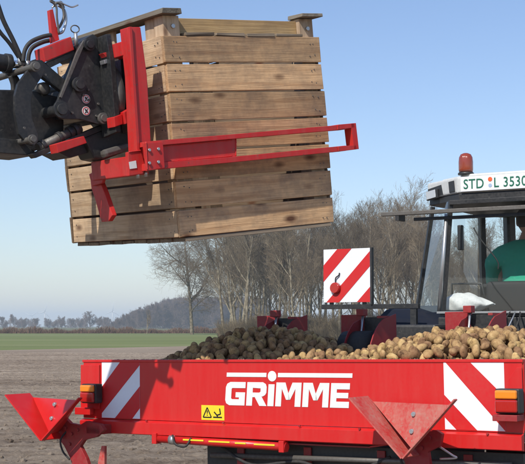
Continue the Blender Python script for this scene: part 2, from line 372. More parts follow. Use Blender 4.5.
for k in range(nb):
    z = k * (bh + gap)
    e = lambda: random.uniform(-.006, .006)
    jj = lambda: random.uniform(-.008, .008)
    board((0 + e(), 0, z), (W + e(), T, z + bh), WX, nails=[(x + jj(), -.001, z + dz + jj()) for x in (.055, .085, W - .055, W - .085) for dz in (.035, bh - .035)])
    board((0, T + .002, z + e() * .4), (T, LN - T - .002, z + bh + e() * .4), WY, nails=[(-.001, y + jj(), z + dz + jj()) for y in (.06, .09, LN - .07) for dz in (.035, bh - .035)])
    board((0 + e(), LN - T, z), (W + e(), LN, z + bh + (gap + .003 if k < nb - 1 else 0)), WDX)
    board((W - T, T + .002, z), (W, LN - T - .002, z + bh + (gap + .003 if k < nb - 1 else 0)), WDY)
PS = .10
for x in (T + .001, W - T - .001 - PS):
    for y in (T + .001, LN - T - .001 - PS):
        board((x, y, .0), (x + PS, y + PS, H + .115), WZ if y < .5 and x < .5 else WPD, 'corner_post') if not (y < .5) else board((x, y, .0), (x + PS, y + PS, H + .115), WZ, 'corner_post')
        m = MB(); m.cyl((x + PS * .55, y - .0 if y < .5 else y + PS, H + .055), (x + PS * .55, (y - .012) if y < .5 else y + PS + .012, H + .055), .012, 8); m.build('bolt', ZINC, crate)
board((-.012, -.03, H + .117), (.113, LN + .03, H + .143), WG, 'stacking_rail')
board((W - .14, -.03, H + .117), (W + .012, .11, H + .140), WG, 'stacking_rail')
board((W - .112, LN - .11, H + .117), (W + .012, LN + .03, H + .140), WG, 'stacking_rail')
for y in (T + .03, LN - T - .055):
    board((T + PS + .004, y, H + .020), (W - T - PS - .004, y + .022, H + .104), WYEL, 'top_board')
for x in (T + .005, W - T - .028):
    for yy in (T + PS + .01, LN * .5 - .05, LN - PS - T - .11):
        board((x, yy, H + .001), (x + .022, yy + .09, H + .115), WZ, 'rail_block')
for i in range(4):
    x0 = T + PS + .012 + i * .212
    board((x0 + .006, -.004, H + .002), (x0 + .203, T + .026, H + .019), WGX, 'ledge_strip')
for k in range(9):
    y = .004 + k * (LN - .01) / 9
    board((.03, y, -.024), (W - .03, y + LN / 9 - .012, -.003), WGX, 'floor_board')
# ================================================================== ROTATOR (in the crate's frame; x along the forks)
MR = MC.copy()
rot = thing('crate_rotator', 'red hydraulic box rotator clamping the wooden crate with long fork arms', 'loader attachment', MR)
def cp(px, py, y): return onp(px, py, MC, 1, y)        # on a plane parallel to the crate's near face
def cx(px, py, x): return onp(px, py, MC, 0, x)        # on a plane parallel to its left face
def plateY(name, pts, y, th, mat, parent, bevel=.003):
    return MB().extr([cp(a, b, y) for a, b in pts], (0, th, 0)).build(name, mat, parent, bevel)
def plateX(name, pts, x, th, mat, parent, bevel=.003):
    return MB().extr([cx(a, b, x) for a, b in pts], (th, 0, 0)).build(name, mat, parent, bevel)
# near fork arm: solid root, then two rails joined by an end loop
yA = -.085
arm = MB()
arm.extr([cp(*p, yA) for p in ((146, 144), (236, 137), (236, 160.5), (148, 169))], (0, .010, 0))
arm.extr([cp(*p, yA - .028) for p in ((146, 141.5), (236, 134), (346, 124.4), (346, 129.4), (236, 138.6), (146, 146.5))], (0, .062, 0))
arm.extr([cp(*p, yA - .028) for p in ((147, 163.5), (236, 156.5), (346, 145.5), (346, 150.8), (236, 162), (147, 170.5))], (0, .062, 0))
arm.build('fork_arm', REDR, rot, .002)
loop = MB()
loop.extr([cp(*p, yA - .030) for p in ((338, 124.6), (354, 123.2), (355, 127.6), (338, 129.6))], (0, .066, 0))
loop.extr([cp(*p, yA - .030) for p in ((338, 146.5), (356, 145), (357, 149.3), (339, 151.6))], (0, .066, 0))
loop.extr([cp(*p, yA - .030) for p in ((351, 123.4), (356, 123), (359, 149), (354, 149.6))], (0, .066, 0))
loop.build('fork_tip', REDR, rot, .002)
# root collar of the near arm + gusset
plateY('arm_collar', ((144, 143), (163, 141.5), (165, 168), (147, 171)), yA - .045, .016, REDR, rot)
b = MB()
for p in ((149, 150), (149, 163), (158, 149), (158, 162)):
    q = cp(*p, yA - .046); b.cyl(q, q + Vector((0, -.008, 0)), .008, 8)
b.build('bolts', ZINC, rot)
# upright post at the near corner: channel with a light front face
xp = -.075
P = lambda px, py: cp(px, py, -.035)
MB().extr([P(128, 27), P(140.5, 27), P(147, 75), P(152, 160), P(137, 160), (P(133, 75))], (0, .085, 0)).build('upright_post', REDR, rot, .004)
MB().extr([cp(*p, -.037) for p in ((128.5, 27), (131, 27), (139.5, 160), (137, 160))], (0, -.010, 0)).build('post_rib', REDR, rot, .001)
# upper and lower cross beams along the crate's left face
bm0 = cp(134, 46, .0)
XB = bm0.x
MB().box((XB - .05, .04, bm0.z - .045), (XB + .03, .55, bm0.z + .03)).build('cross_beam', REDR, rot, .004)
lb = cp(140, 165, -.02)
MB().box((lb.x - .045, -.03, lb.z - .052), (lb.x + .045, cx(99, 175, lb.x).y, lb.z + .052)).build('cross_beam', REDR, rot, .005)
# end bracket of lower beam, with sticker and bolts
plateY('end_bracket', ((128, 152), (141, 150), (146, 168), (143, 174), (129, 176)), -.062, .03, REDR, rot, .004)
plateY('sticker', ((129, 162), (136, 160.5), (137, 168), (130, 169)), -.0655, .002, WHITE, rot, 0)
b = MB()
for p in ((138, 177.5), (146, 176)):
    q = cp(*p, -.05); b.cyl(q + Vector((0, 0, .03)), q - Vector((0, 0, .004)), .009, 8)
b.build('bolts', ZINC, rot)
# clamp hook hanging at the far-left end of the lower beam
hk = cx(97, 180, lb.x)
hook = MB()
pts = [cx(*p, lb.x + .02) for p in ((95, 181), (104, 180), (109, 192), (117, 215), (113, 221), (106, 221.5), (100, 200), (96, 188))]
hook.extr(pts, (-.03, 0, 0)); hook.build('clamp_hook', REDR, rot, .004)
plateX('hook_plate', ((92, 174), (102, 169), (108, 172), (105, 183), (95, 186)), lb.x - .012, -.02, REDR, rot)
# black turntable plate with ring between boom and frame
plateX('mounting_plate', ((96, 38), (106, 34), (110, 60), (116, 132), (102, 138)), -.27, .03, BLK, rot)
ctr = cx(104, 95, -.27)
MB().lathe([(.16, -.24), (.19, -.238), (.19, -.19), (.14, -.188), (.14, -.13), (.21, -.128), (.21, -.10)], (0, ctr.y + .1, ctr.z), 0, 40).build('slewing_ring', GREY, rot)
plateX('inner_frame', ((119, 46), (125, 44), (132, 118), (126, 121)), -.16, .04, BLK, rot)
plateY('clamp_carriage', ((84, 138), (108, 128), (134, 122), (136, 148), (104, 160), (94, 158)), .30, .16, BLK, rot, .01)
plateY('clamp_cylinder', ((104, 150), (138, 140), (139, 148), (106, 158)), .20, .06, GREY, rot, .02)
for a in (((114, 117), (122, 114), (123, 124), (115, 127)),): plateY('spacer_block', a, .12, .08, REDR, rot)
plateY('spacer_block', ((124, 112), (132, 108), (134, 120), (126, 124)), .10, .08, REDR, rot)
plateY('foot_block', ((56, 144), (84, 136), (87, 143), (58, 153)), .20, .08, REDR, rot)
plateY('foot_rail', ((58, 152), (100, 140), (112, 146), (70, 158)), .34, .2, BLK, rot)
plateY('foot_block', ((103, 53), (126, 48), (127, 53), (106, 57)), .16, .05, REDR, rot)
plateY('foot_block', ((104, 60), (118, 56), (119, 60), (105, 64)), .16, .05, ZINC, rot)

def weld(p, q_, r=.006, n=10, parent=rot, mat=None):
    p, q_ = Vector(p), Vector(q_); k_ = max(4, int((q_ - p).length / .012)); pts = []; rs = []
    for i in range(k_ * 2 + 1): pts.append(p.lerp(q_, i / (k_ * 2)) + Vector((random.uniform(-1, 1), 0, random.uniform(-1, 1))) * .0008); rs.append(r if i % 2 else r * .72)
    MB().tube(pts, rs, 6).build('weld_bead', mat or REDR, parent)
for a_, b_ in (((236, 139), (236, 156)), ((150, 147.5), (232, 140)), ((150, 163), (232, 156))): weld(cp(*a_, yA - .001), cp(*b_, yA - .001), .004)
weld(cp(338, 129.8, yA - .031), cp(338, 124.8, yA - .031), .0035); weld(cp(339, 151.6, yA - .031), cp(338, 146.6, yA - .031), .0035)
weld(cp(146, 142, yA - .046), cp(147.5, 170, yA - .046), .004)
weld(cp(129, 152, -.064), cp(141, 150.5, -.064), .004)
# ================================================================== LOADER BOOM
boom = thing('loader_boom', 'black front loader boom with hydraulic cylinder reaching in from the left', 'loader', MC.copy())
yB = .30
arm = plateY('boom_arm', ((-90, 88), (30, 90), (64, 98), (64, 132), (38, 150), (30, 153), (-90, 134)), yB + .10, .22, BLK, boom, .008)
plateY('boom_belly', ((-90, 128), (20, 140), (36, 152), (34, 156), (-90, 146)), yB + .06, .30, BLK, boom, .006)
lk = [(30, 64), (33, 60), (39, 60), (43, 64), (45, 70), (42, 77), (33, 90), (31, 102), (32, 118), (38, 134), (38, 141), (34, 146), (28, 144), (19, 134), (15, 112), (15, 96), (18, 84), (28, 70)]
plateY('link_plate', lk, yB - .02, .025, BLK, boom, .002)
m = plateY('link_plate', lk, yB + .36, .025, BLK, boom, .002)
tri = [(80, 46), (86, 38), (93, 34), (97, 37), (99, 60), (104, 104), (110, 117), (107, 123), (98, 124), (80, 119), (62, 119), (56, 113), (56, 105), (68, 78)]
plateY('head_plate', tri, yB - .06, .028, BLK, boom, .002)
plateY('head_plate', tri, yB + .36, .028, BLK, boom, .002)
# raised edges that catch the light
plateY('edge_flange', ((77, 52), (84, 40), (86, 41), (62, 98), (60, 97)), yB - .075, .014, GREY, boom, .001)
plateY('head_web', ((66, 90), (100, 60), (105, 120), (64, 118)), yB + .0, .34, BLK, boom, .004)
plateY('cross_link', ((36, 60), (42, 60), (70, 84), (66, 94), (60, 90), (36, 72)), yB + .03, .04, BLK, boom, .004)
plateY('cross_link', ((70, 70), (76, 56), (80, 58), (66, 90), (62, 90)), yB + .05, .05, BLK, boom, .004)
plateY('head_cap', ((76, 52), (80, 42), (92, 34), (97, 40), (97, 56), (84, 58)), yB + .06, .26, BLK, boom, .004)
def pin(px, py, y0, y1, r, mat=GREY, name='pin'):
    a = cp(px, py, y0); c = Vector((a.x, y1, a.z))
    mb = MB(); mb.cyl(a, c, r); mb.cyl(a + Vector((0, .008, 0)), c, r * 1.7, 8) if False else None
    mb.cyl(a + Vector((0, .012, 0)), a + Vector((0, .03, 0)), r * 1.55, 24)
    return mb.build(name, mat, boom, .0015)
for (px, py, r) in ((37, 66, .018), (81, 84, .026), (63, 109, .030), (34, 139, .016), (91, 44, .022)):
    pin(px, py, yB - .10, yB + .42, r, GREY if r < .02 else BLK)
for (px, py) in ((105, 118),): pin(px, py, yB - .10, yB + .42, .02, GREY)
b = MB()
for p in ((89, 100), (83, 95), (72, 113), (96, 116), (98, 104), (88, 90), (45, 75), (24, 128)):
    q = cp(*p, yB - .062); b.cyl(q, q + Vector((0, -.008, 0)), .007, 6)
b.build('bolts', GREY, boom)
# round warning stickers
for py in (99, 111):
    q = cp(86, py, yB - .0605); s = MB(); s.cyl(q, q + Vector((0, -.0015, 0)), .0245, 28); so = s.build('sticker', WHITE, boom)
    k = MB()
    for i in range(24):
        a0 = i * math.pi / 12; a1 = a0 + math.pi / 12
        k.extr([q + Vector((math.cos(a) * r_, -.0018, math.sin(a) * r_)) for a, r_ in ((a0, .018), (a1, .018), (a1, .0215), (a0, .0215))], (0, -.001, 0))
    k.build('sticker_ring', REDS, so)
    k = MB()
    k.extr([q + Vector(p) for p in ((-.010, -.0018, -.011), (-.006, -.0018, -.013), (.011, -.0018, .008), (.008, -.0018, .012))], (0, -.0012, 0))
    k.extr([q + Vector(p) for p in ((-.008, -.002, .009), (-.002, -.002, .012), (.004, -.002, .0), (.0, -.002, -.003), (-.006, -.002, .002))], (0, -.0014, 0))
    k.extr([q + Vector(p) for p in ((.004, -.002, -.004), (.011, -.002, -.002), (.009, -.002, -.010), (.002, -.002, -.009))], (0, -.0014, 0))
    k.build('sticker_figure', INK, so)
# tilt cylinder at top left
a, c = cp(-60, 54, yB + .17), cp(9.5, 64, yB + .17)
MB().cyl(a, c, .047).build('cylinder', BLK, boom, .004)
cd = (c - a).normalized()
MB().cyl(c - cd * .03, c + cd * .002, .054).build('cylinder_gland', BLK, boom, .003)
e = cp(37, 66, yB + .17); e2 = Vector((e.x, yB + .17, e.z))
MB().cyl(c, e2, .022).build('cylinder_rod', CHROME, boom)
MB().cyl(e2 - Vector((0, .03, 0)), e2 + Vector((0, .03, 0)), .038).build('rod_eye', BLK, boom)
# coiled hose / motor seen between the links
q = cp(43, 89, yB + .10)
MB().lathe([(.012, -.03), (.030, -.028), (.036, -.015), (.022, -.012), (.022, .0), (.036, .002), (.036, .05)], q, 1, 24).build('hydraulic_motor', GREY, boom)
# locking cylinder along the underside
a, c = cp(38, 148, yB + .02), cp(80, 128, yB + .02)
MB().cyl(a, c, .026).build('lock_cylinder', GREY, boom)
d = (c - a).normalized()
mb = MB()
for t, r in ((.02, .034), (.13, .034), (.20, .036), (.235, .040)):
    mb.cyl(a + d * t, a + d * (t + .022), r)
mb.build('cylinder_collars', BLK, boom, .002)
plateY('lock_bar', ((32, 154), (104, 124), (108, 128), (36, 158)), yB - .01, .06, BLK, boom)
# red valve block on top with vertical standpipe and ring
plateY('valve_block', ((42.5, 48), (71, 36.5), (74.5, 50), (45, 62)), yB + .02, .10, REDR, boom, .004)
plateY('valve_plate', ((49.5, 10), (53, 9), (59.5, 40), (52.5, 43)), yB + .05, .03, REDR, boom, .002)
plateY('valve_bracket', ((46, 63), (74, 51), (76, 55), (48, 69)), yB + .04, .08, GREY, boom)
def hose(pts, r, y=yB + .08, mat=RUB, name='hose', dy=None):
    P = [cp(px, py, y + (dy[i] if dy else 0)) for i, (px, py) in enumerate(pts)]
    return MB().tube(smooth_curve(P), r, 8).build(name, mat, boom)
hose([(-6, -8), (-1, 8), (4, 22), (13, 40), (22, 60)], .013)
hose([(-9, 18), (0, 32), (10, 44), (21, 61)], .011, yB + .12)
hose([(51, 35), (42, 37), (31, 42), (25, 50), (23, 62)], .012, yB + .05)
hose([(52, 40), (43, 42), (33, 47), (29, 54), (28, 63)], .012, yB + .11)
hose([(10, 76), (13, 86), (12, 100)], .013, yB + .13)
hose([(9, 72), (16, 80), (17, 90), (16, 100)], .02, yB + .2)
hose([(55, 30), (60, 26), (64, 16), (62, 6), (57, 3), (54, 6)], .008, yB + .06, GREY)
hose([(57, 34), (63, 31), (66, 20), (64, 10), (58, 5)], .008, yB + .09, ZINC)
hose([(52, 8), (58, 2), (66, 5), (72, 7), (78, 5)], .0045, yB + .06, ZINC)
hose([(48, -2), (56, 3), (61, 2), (64, 8)], .006, yB + .07, GREY)
hose([(50, 1), (56, 6), (57, 18), (59, 34)], .006, yB + .04, GREY)
b = MB()
for (p, p2) in (((22, 58), (23, 65)), ((27, 61), (28, 68)), ((20, 58), (21, 65))):
    b.cyl(cp(*p, yB + .1), cp(*p2, yB + .1), .015, 10)
b.build('hose_fittings', ZINC, boom)
# lifting ring
q = cp(75, 29, yB + .0); mb = MB()
mb.tube([q + Vector((math.cos(a) * .026, 0, math.sin(a) * .020)) for a in [i * math.pi / 8 for i in range(17)]], .0035, 6, cap=False); mb.build('ring', GREY, boom)
MB().cyl(cp(75.5, 33, yB), cp(76.5, 46, yB), .010, 12).build('ring_stem', ZINC, boom)

# ================================================================== PLANTER
MP = frame((-1.154, 7.969, -.229 + Z0), 0, -.94, -34.63)
PW, PH = 3.0, .359
pl = thing('potato_planter', 'red four-row potato planter with loaded hopper and lettered rear panel', 'potato planter', MP)
def pp(px, py, y=0.): return onp(px, py, MP, 1, y)
panel = MB()
panel.box((0, 0, -PH), (PW, .006, 0)).build('rear_panel', RED, pl, .0015)
MB().box((-.006, -.006, -.004), (PW + .006, .035, .012)).build('panel_rim', RED, pl, .003)
# the outward-folded lower flange
lf = MB()
lf.extr([(-.0, 0, -PH - .002), (-.0, -.035, -PH - .014), (-.0, -.035, -PH - .085), (-.0, .0, -PH - .092)], (PW, 0, 0)); lf.build('lower_flange', RED, pl, .002)
# hopper shell behind the panel
MB().extr([(0, .008, -.002), (0, .008, -.34), (.9, .008, -.46), (.9, .008, -.466), (-.006, .008, -.346), (-.006, .008, -.002)], (0, 1.34, 0)).build('side_wall', RED, pl)
MB().extr([(PW, .008, -.002), (PW, .008, -.34), (PW - .9, .008, -.46), (PW - .9, .008, -.466), (PW + .006, .008, -.346), (PW + .006, .008, -.002)], (0, 1.34, 0)).build('side_wall', RED, pl)
MB().box((.0, 1.352, -.36), (PW, 1.36, -.03)).build('front_wall', REDD, pl)
MB().box((.9, .012, -.470), (PW - .9, 1.35, -.462)).build('hopper_floor', REDD, pl)
MB().box((.92, .10, -PH - .62), (PW - .05, .12, -PH - .115)).build('under_panel', BLK, pl)
# crumbs of dry soil lying on the rim
m = MB()
for i in range(260):
    x = random.uniform(0, PW) ; y_ = random.uniform(-.003, .03); r_ = min(.009, .002 + random.expovariate(420)); z_ = .012 + r_ * .5
    P_ = [Vector((x, y_, z_)) + Vector(v) * r_ * random.uniform(.6, 1.2) for v in ((1, 0, -.5), (0, 1, -.5), (-1, 0, -.5), (0, -1, -.5), (.2, .1, .15))]
    m.add(P_, [(0, 1, 4), (1, 2, 4), (2, 3, 4), (3, 0, 4), (3, 2, 1, 0)])
o = m.build('soil_crumbs', None, pl); o['kind'] = 'stuff'; crumbs = o
# stripe stickers
def stripes(x0, x1, mirror):
    base = MB().box((x0, -.0015, -PH + .006), (x1, -.0005, -.004)).build('stripe_sticker', WHITED, pl)
    w = x1 - x0; h = PH - .01; m = MB()
    bands = [(-.44, -.15), (.12, .46), (.80, 1.1)] if False else None
    # 45 degree red bands over the white sheet, clipped to the sheet
    def clip(poly):
        def cl(P, ax, v, keep):
            out = []
            for i in range(len(P)):
                a, b = P[i], P[(i + 1) % len(P)]; ia, ib = keep(a[ax], v), keep(b[ax], v)
                if ia: out.append(a)
                if ia != ib:
                    t = (v - a[ax]) / (b[ax] - a[ax]); out.append((a[0] + (b[0] - a[0]) * t, a[1] + (b[1] - a[1]) * t))
            return out
        for ax, v, k in ((0, x0, lambda q, v: q >= v), (0, x1, lambda q, v: q <= v), (1, -PH + .006, lambda q, v: q >= v), (1, -.004, lambda q, v: q <= v)):
            poly = cl(poly, ax, v, k)
            if len(poly) < 3: return None
        return poly
    # bands measured on the photo
    for (a, b_) in mirror:
        P = clip([a[0], a[1], b_[1], b_[0]])
        if P: m.extr([(x, -.0018, z) for x, z in P], (0, -.001, 0))
    m.build('red_stripes', REDS, base)
xl = [pp(px, 400).x for px in (102, 140)]; xr = [pp(px, 400).x for px in (444.5, 505)]
q = lambda px, py: (pp(px, py).x, pp(px, py).z)
def ext(a, b, k=1.5): # extend a segment both ways
    return ((a[0] - (b[0] - a[0]) * k, a[1] - (b[1] - a[1]) * k), (b[0] + (b[0] - a[0]) * k, b[1] + (b[1] - a[1]) * k))
stripes(xl[0], xl[1], [(ext(q(102, 387), q(121, 361)), ext(q(99, 417), q(140, 365))), (ext(q(116, 417), q(141, 385)), ext(q(133, 418), q(141, 407)))])
stripes(xr[0], xr[1], [(ext(q(444.5, 363), q(505, 431)), ext(q(470, 362), q(505, 399))), (ext(q(444.5, 398), q(485, 448)), ext(q(444.5, 414), q(464, 437)))] if False else [(ext(q(444.5, 361), q(505, 430.5)), ext(q(469, 361), q(505, 397))) , (ext(q(440, 390), q(478, 431)), ext(q(440, 412), q(458, 431)))])
# small sticker triangles / rivets
for px, py in ((224, 421), (300, 424), (360, 427), (430, 430), (488, 432), (147, 419)):
    p = pp(px, py, -.03); b = MB(); b.cyl(p + Vector((0, 0, -.01)), p + Vector((0, -.012, -.01)), .006, 8); b.build('bolt', REDD, pl)
# lettering, built on the panel's plane in metres
gl = MB(); TH = -.0012
lx0 = pp(225, 396).x; lx1 = pp(350.5, 396).x; lz1 = pp(285, 382.5).z; lz0 = pp(285, 406.5).z
LW = lx1 - lx0; LHh = lz1 - lz0
def L2(x, z):    # letter space: x in panel metres (scaled), z 0..1, italic slant
    return (lx0 + x + .012 * z, -.001, lz0 + z * LHh)
def poly(pts, ox, w): gl.extr([L2(ox + x * w, z) for x, z in pts], (0, TH, 0))
t = .30
cw = LW / (6.0 - .38 + .9); gapx = .012
widths = [1.0, .98, .30, 1.22, 1.22, .86]; tot = sum(widths); k = (LW - .012 - 5 * gapx) / tot
ox = 0
for ch, wd in zip('GRIMME', widths):
    w = wd * k
    if ch == 'G':
        poly([(.22, 1), (1, 1), (1, .74), (.34, .74), (.30, .70), (0, .78), (.06, .92)], ox, w)
        poly([(0, .78), (.30, .70), (.30, .30), (0, .22)], ox, w)
        poly([(0, .22), (.30, .30), (.34, .26), (1, .26), (1, 0), (.22, 0), (.06, .08)], ox, w)
        poly([(1, .26), (.70, .26), (.70, .34), (.52, .34), (.52, .56), (1, .56)], ox, w)
    if ch == 'R':
        poly([(0, 0), (.30, 0), (.30, 1), (0, 1)], ox, w)
        poly([(.30, 1), (.80, 1), (.95, .92), (1, .80), (.70, .74), (.30, .76)], ox, w)
        poly([(1, .80), (1, .56), (.94, .46), (.82, .40), (.64, .56), (.70, .60), (.70, .74)], ox, w)
        poly([(.82, .40), (.30, .36), (.30, .56), (.64, .56)], ox, w)
        poly([(.42, .37), (.76, .40), (1.04, 0), (.68, 0)], ox, w)
    if ch == 'I':
        poly([(0, 0), (1, 0), (1, .92), (0, .92)], ox, w)
    if ch == 'M':
        poly([(0, 0), (.23, 0), (.23, 1), (0, 1)], ox, w)
        poly([(.77, 0), (1, 0), (1, 1), (.77, 1)], ox, w)
        poly([(.23, 1), (.36, 1), (.58, .28), (.42, .28), (.23, .74)], ox, w)
        poly([(.64, 1), (.77, 1), (.77, .74), (.58, .28), (.50, .28), (.50, .56)], ox, w)
    if ch == 'E':
        poly([(0, 0), (.32, 0), (.32, 1), (0, 1)], ox, w)
        for z0_, z1_ in ((0, .25), (.39, .61), (.75, 1)): poly([(.32, z0_), (1 if z0_ != .39 else .94, z0_), (1 if z0_ != .39 else .94, z1_), (.32, z1_)], ox, w)
    if ch == 'I': ix = ox + w / 2
    ox += w + gapx
gl.build('lettering', WHITE, pl)
# bar over the lettering, broken by the dot of the I
gb = MB(); barz0, barz1 = 1.22, 1.40
dotx, dotz = ix, 1.26; dr = .030
for a, b_ in ((0, ix - dr - .010), (ix + dr + .010, LW + .0)):
    gb.extr([L2(x, z) for x, z in ((a, barz0), (b_, barz0), (b_, barz1), (a, barz1))], (0, TH, 0))
c0 = Vector(L2(dotx, dotz))
gb.extr([c0 + Vector((math.cos(i * math.pi / 14) * dr, 0, math.sin(i * math.pi / 14) * dr)) for i in range(28)], (0, TH, 0))
gb.build('lettering_bar', WHITE, pl)
# yellow warning sticker with pictograms
a, c = pp(201.5, 405), pp(224.5, 420.5)
ys = MB().box((a.x, -.0016, c.z), (c.x, -.0004, a.z)).build('warning_sticker', YEL, pl)
k = MB(); w = c.x - a.x; h = a.z - c.z
Q = lambda u, v: (a.x + u * w, -.0018, c.z + v * h)
def strip(p0, p1, th):
    p0 = Vector(Q(*p0)); p1 = Vector(Q(*p1)); n = (p1 - p0).cross(Vector((0, 1, 0))).normalized() * th / 2
    k.extr([p0 + n, p1 + n, p1 - n, p0 - n], (0, -.001, 0))
for p0, p1 in (((.08, .18), (.44, .18)), ((.44, .18), (.26, .84)), ((.26, .84), (.08, .18))): strip(p0, p1, .007)
k.extr([Q(*p) for p in ((.24, .3), (.28, .3), (.28, .36), (.24, .36))], (0, -.0012, 0)); k.extr([Q(*p) for p in ((.235, .64), (.285, .64), (.275, .42), (.245, .42))], (0, -.0012, 0))
for p0, p1 in (((.56, .56), (.68, .34)), ((.68, .34), (.72, .20)), ((.68, .34), (.84, .42)), ((.84, .42), (.80, .8)), ((.52, .2), (.9, .2))): strip(p0, p1, .008)
k.build('pictogram', INK, ys)
# tail lights
def tail(pxs, pys, part_y, split):
    a, c = pp(pxs[0], pys[0], part_y), pp(pxs[1], pys[1], part_y)
    hs = MB().box((a.x - .004, part_y + .012, c.z - .004), (c.x + .004, part_y + .075, a.z + .004)).build('tail_light', BLK, pl, .008)
    zm = a.z + (c.z - a.z) * split
    MB().box((a.x + .003, part_y - .012, zm + .002), (c.x - .003, part_y + .012, a.z - .003)).build('amber_lens', AMBER, hs, .010, 3)
    MB().box((a.x + .003, part_y - .012, c.z + .003), (c.x - .003, part_y + .012, zm - .001)).build('red_lens', LRED, hs, .010, 3)
    return hs
tail((80.5, 94), (384.5, 403), -.09, .42)
tail((494.5, 518), (389.5, 413.5), -.08, .42)
# red bracket behind left lamp, dark bracket under right lamp
a, c = pp(80, 362, -.012), pp(101, 408, -.012)
MB().box((-.012, -.014, -.30), (c.x - .015, -.002, -.02)).build('lamp_bracket', RED, pl, .003)
MB().box((-.030, -.05, -.335), (.10, -.012, -.29)).build('lamp_bracket', RED, pl, .003)
a, c = pp(497, 414, -.03), pp(520, 421, -.03)
MB().box((a.x, -.09, c.z), (c.x + .01, -.002, a.z)).build('lamp_bracket', REDD, pl, .003)
a = pp(511, 372, -.012); c = pp(523, 414, -.012)
MB().extr([(a.x - .015, -.012, c.z), (c.x, -.012, c.z), (c.x, -.012, -.03), (a.x + .03, -.012, -.03), (a.x - .015, -.012, -.09)], (0, .010, 0)).build('lamp_bracket', RED, pl, .002)
# V-shaped plates on arms behind the panel
def vee(apex, tipL, tipR, yy, depth, mat, back):
    A, TL_, TR_ = pp(*apex, yy), pp(*tipL, yy), pp(*tipR, yy)
    th = .008
    m = MB()
    Yd = Vector((0, depth, 0))
    d = (TL_ - A).normalized(); n = Vector((d.z, 0, -d.x)) * th
    m.extr([A, TL_, TL_ - n, A - n], Yd)
    v = m.build('v_plate', mat, pl, .0015)
    d = (TR_ - A).normalized(); n = Vector((-d.z, 0, d.x)) * th
    MB().extr([A, TR_, TR_ - n, A - n], (0, .035, 0)).build('edge_strip', mat, v, .001)
    # backing plate with two bolts, running from the strip back to the wide plate
    P0, P1 = A.lerp(TL_, .14) + Yd * .97, A.lerp(TL_, .90) + Yd * .97
    P2, P3 = A.lerp(TR_, .90) + Vector((0, .034, 0)), A.lerp(TR_, .14) + Vector((0, .034, 0))
    P2 = Vector((P2.x, P2.y, P1.z))
    MB().extr([P0, P1, P2, P3], (0.003, .008, 0)).build('backing_plate', mat, v, .001)
    B0 = A.copy()
    for z in (.13, .215):
        bx_ = .03; c_ = B0 + Vector((bx_, depth * .97 + (.034 - depth * .97) * (bx_ + z) / (2 * z) - (.032 if z < .2 else .014), z)); mb = MB(); mb.lathe([(.011, -.013), (.013, -.004), (.013, 0.02)], c_, 1, 14); mb.build('bolt', ZINC, v)
    return A
A1 = vee((401.5, 458), (349, 397.5), (453.5, 399), -.34, .20, REDW, 0)
A0 = vee((40.5, 440), (5, 394.5), (78, 397.5), -.34, .22, RED, 0)
def arm_down(poly, yy, bolts_):
    q_ = [pp(a, b_, yy) for a, b_ in poly]
    MB().extr(q_, (0, .03, 0)).build('support_arm', REDD, pl, .003)
    b = MB()
    for p in bolts_: c_ = pp(*p, yy); b.cyl(c_, c_ + Vector((0, -.014, 0)), .011, 8)
    b.build('bolts', REDD, pl)
arm_down(((50, 414), (62, 415), (70, 423), (80, 425), (86, 421), (100, 424), (104, 430), (96, 437), (84, 440), (80, 446), (86, 458), (94, 484), (78, 484), (70, 458), (64, 446), (58, 438)), -.14, ((66, 428), (72, 434), (78, 430), (70, 444)))
MB().box((pp(86, 430, -.14).x, -.14, pp(86, 434, -.14).z), (pp(100, 430, -.14).x, .14, pp(86, 425, -.14).z)).build('support_bar', REDD, pl, .004)
arm_down(((396, 430), (412, 434), (436, 430), (442, 434), (440, 446), (428, 452), (430, 466), (436, 490), (410, 490), (406, 466), (400, 450)), -.14, ((414, 440), (430, 438), (422, 448)))
for (x_, y_) in ((64, 440), (404, 452)):
    h = pp(x_, y_, -.16); MB().tube(smooth_curve([h + Vector((0, .03, .06)), h + Vector((-.02, -.01, 0)), h + Vector((.0, -.01, -.07)), h + Vector((.05, .0, -.12))]), .006, 6).build('cable', RUB, pl)
# upright red stub left of centre bottom and rods
a = pp(98, 462, -.12); MB().extr([a + Vector(p) for p in ((0, 0, 0), (.03, 0, .10), (.055, 0, .10), (.05, 0, -.3), (.0, 0, -.3))], (0, .02, 0)).build('tine', REDW, pl)
# wire handle right
hz = [pp(440, 447, -.1), pp(452, 455, -.1), pp(456, 458, -.1), pp(440, 459, -.1)]
MB().tube(smooth_curve(hz), .006, 6).build('wire_handle', ZINC, pl)
# light bar below the flange
a, c = pp(156, 438.5, -.02), pp(287, 447, -.02)
MB().cyl(a, c, .024, 14).build('lower_bar', RED, pl)
for u in (.0, .97):
    p = a.lerp(c, u); MB().box((p.x - .01, p.y - .03, p.z - .03), (p.x + .025, p.y + .02, p.z + .035)).build('bar_clamp', RED, pl, .003)
p = a.lerp(c, .12); MB().cyl(p, a.lerp(c, .165), .03, 12).build('bar_joint', ZINC, pl)
for u0, u1 in ((.24, .40), (.44, .60), (.64, .72), (.78, .93)):
    p0, p1 = a.lerp(c, u0), a.lerp(c, u1); MB().box((p0.x, p0.y - .027, p0.z + .002), (p1.x, p0.y - .0235, p0.z + .011)).build('yellow_strip', YEL, pl)
MB().tube(smooth_curve([a.lerp(c, .16) + Vector((0, -.03, .03)), a.lerp(c, .2) + Vector((0, -.05, -.02)), a.lerp(c, .27) + Vector((0, -.04, -.03)), a.lerp(c, .30) + Vector((0, -.02, .02))]), .007, 6).build('cable', RUB, pl)
for x in (1.0, 2.35): MB().box((x, .125, -PH - .50), (x + .06, .20, -PH - .255)).build('hanger', REDD, pl)
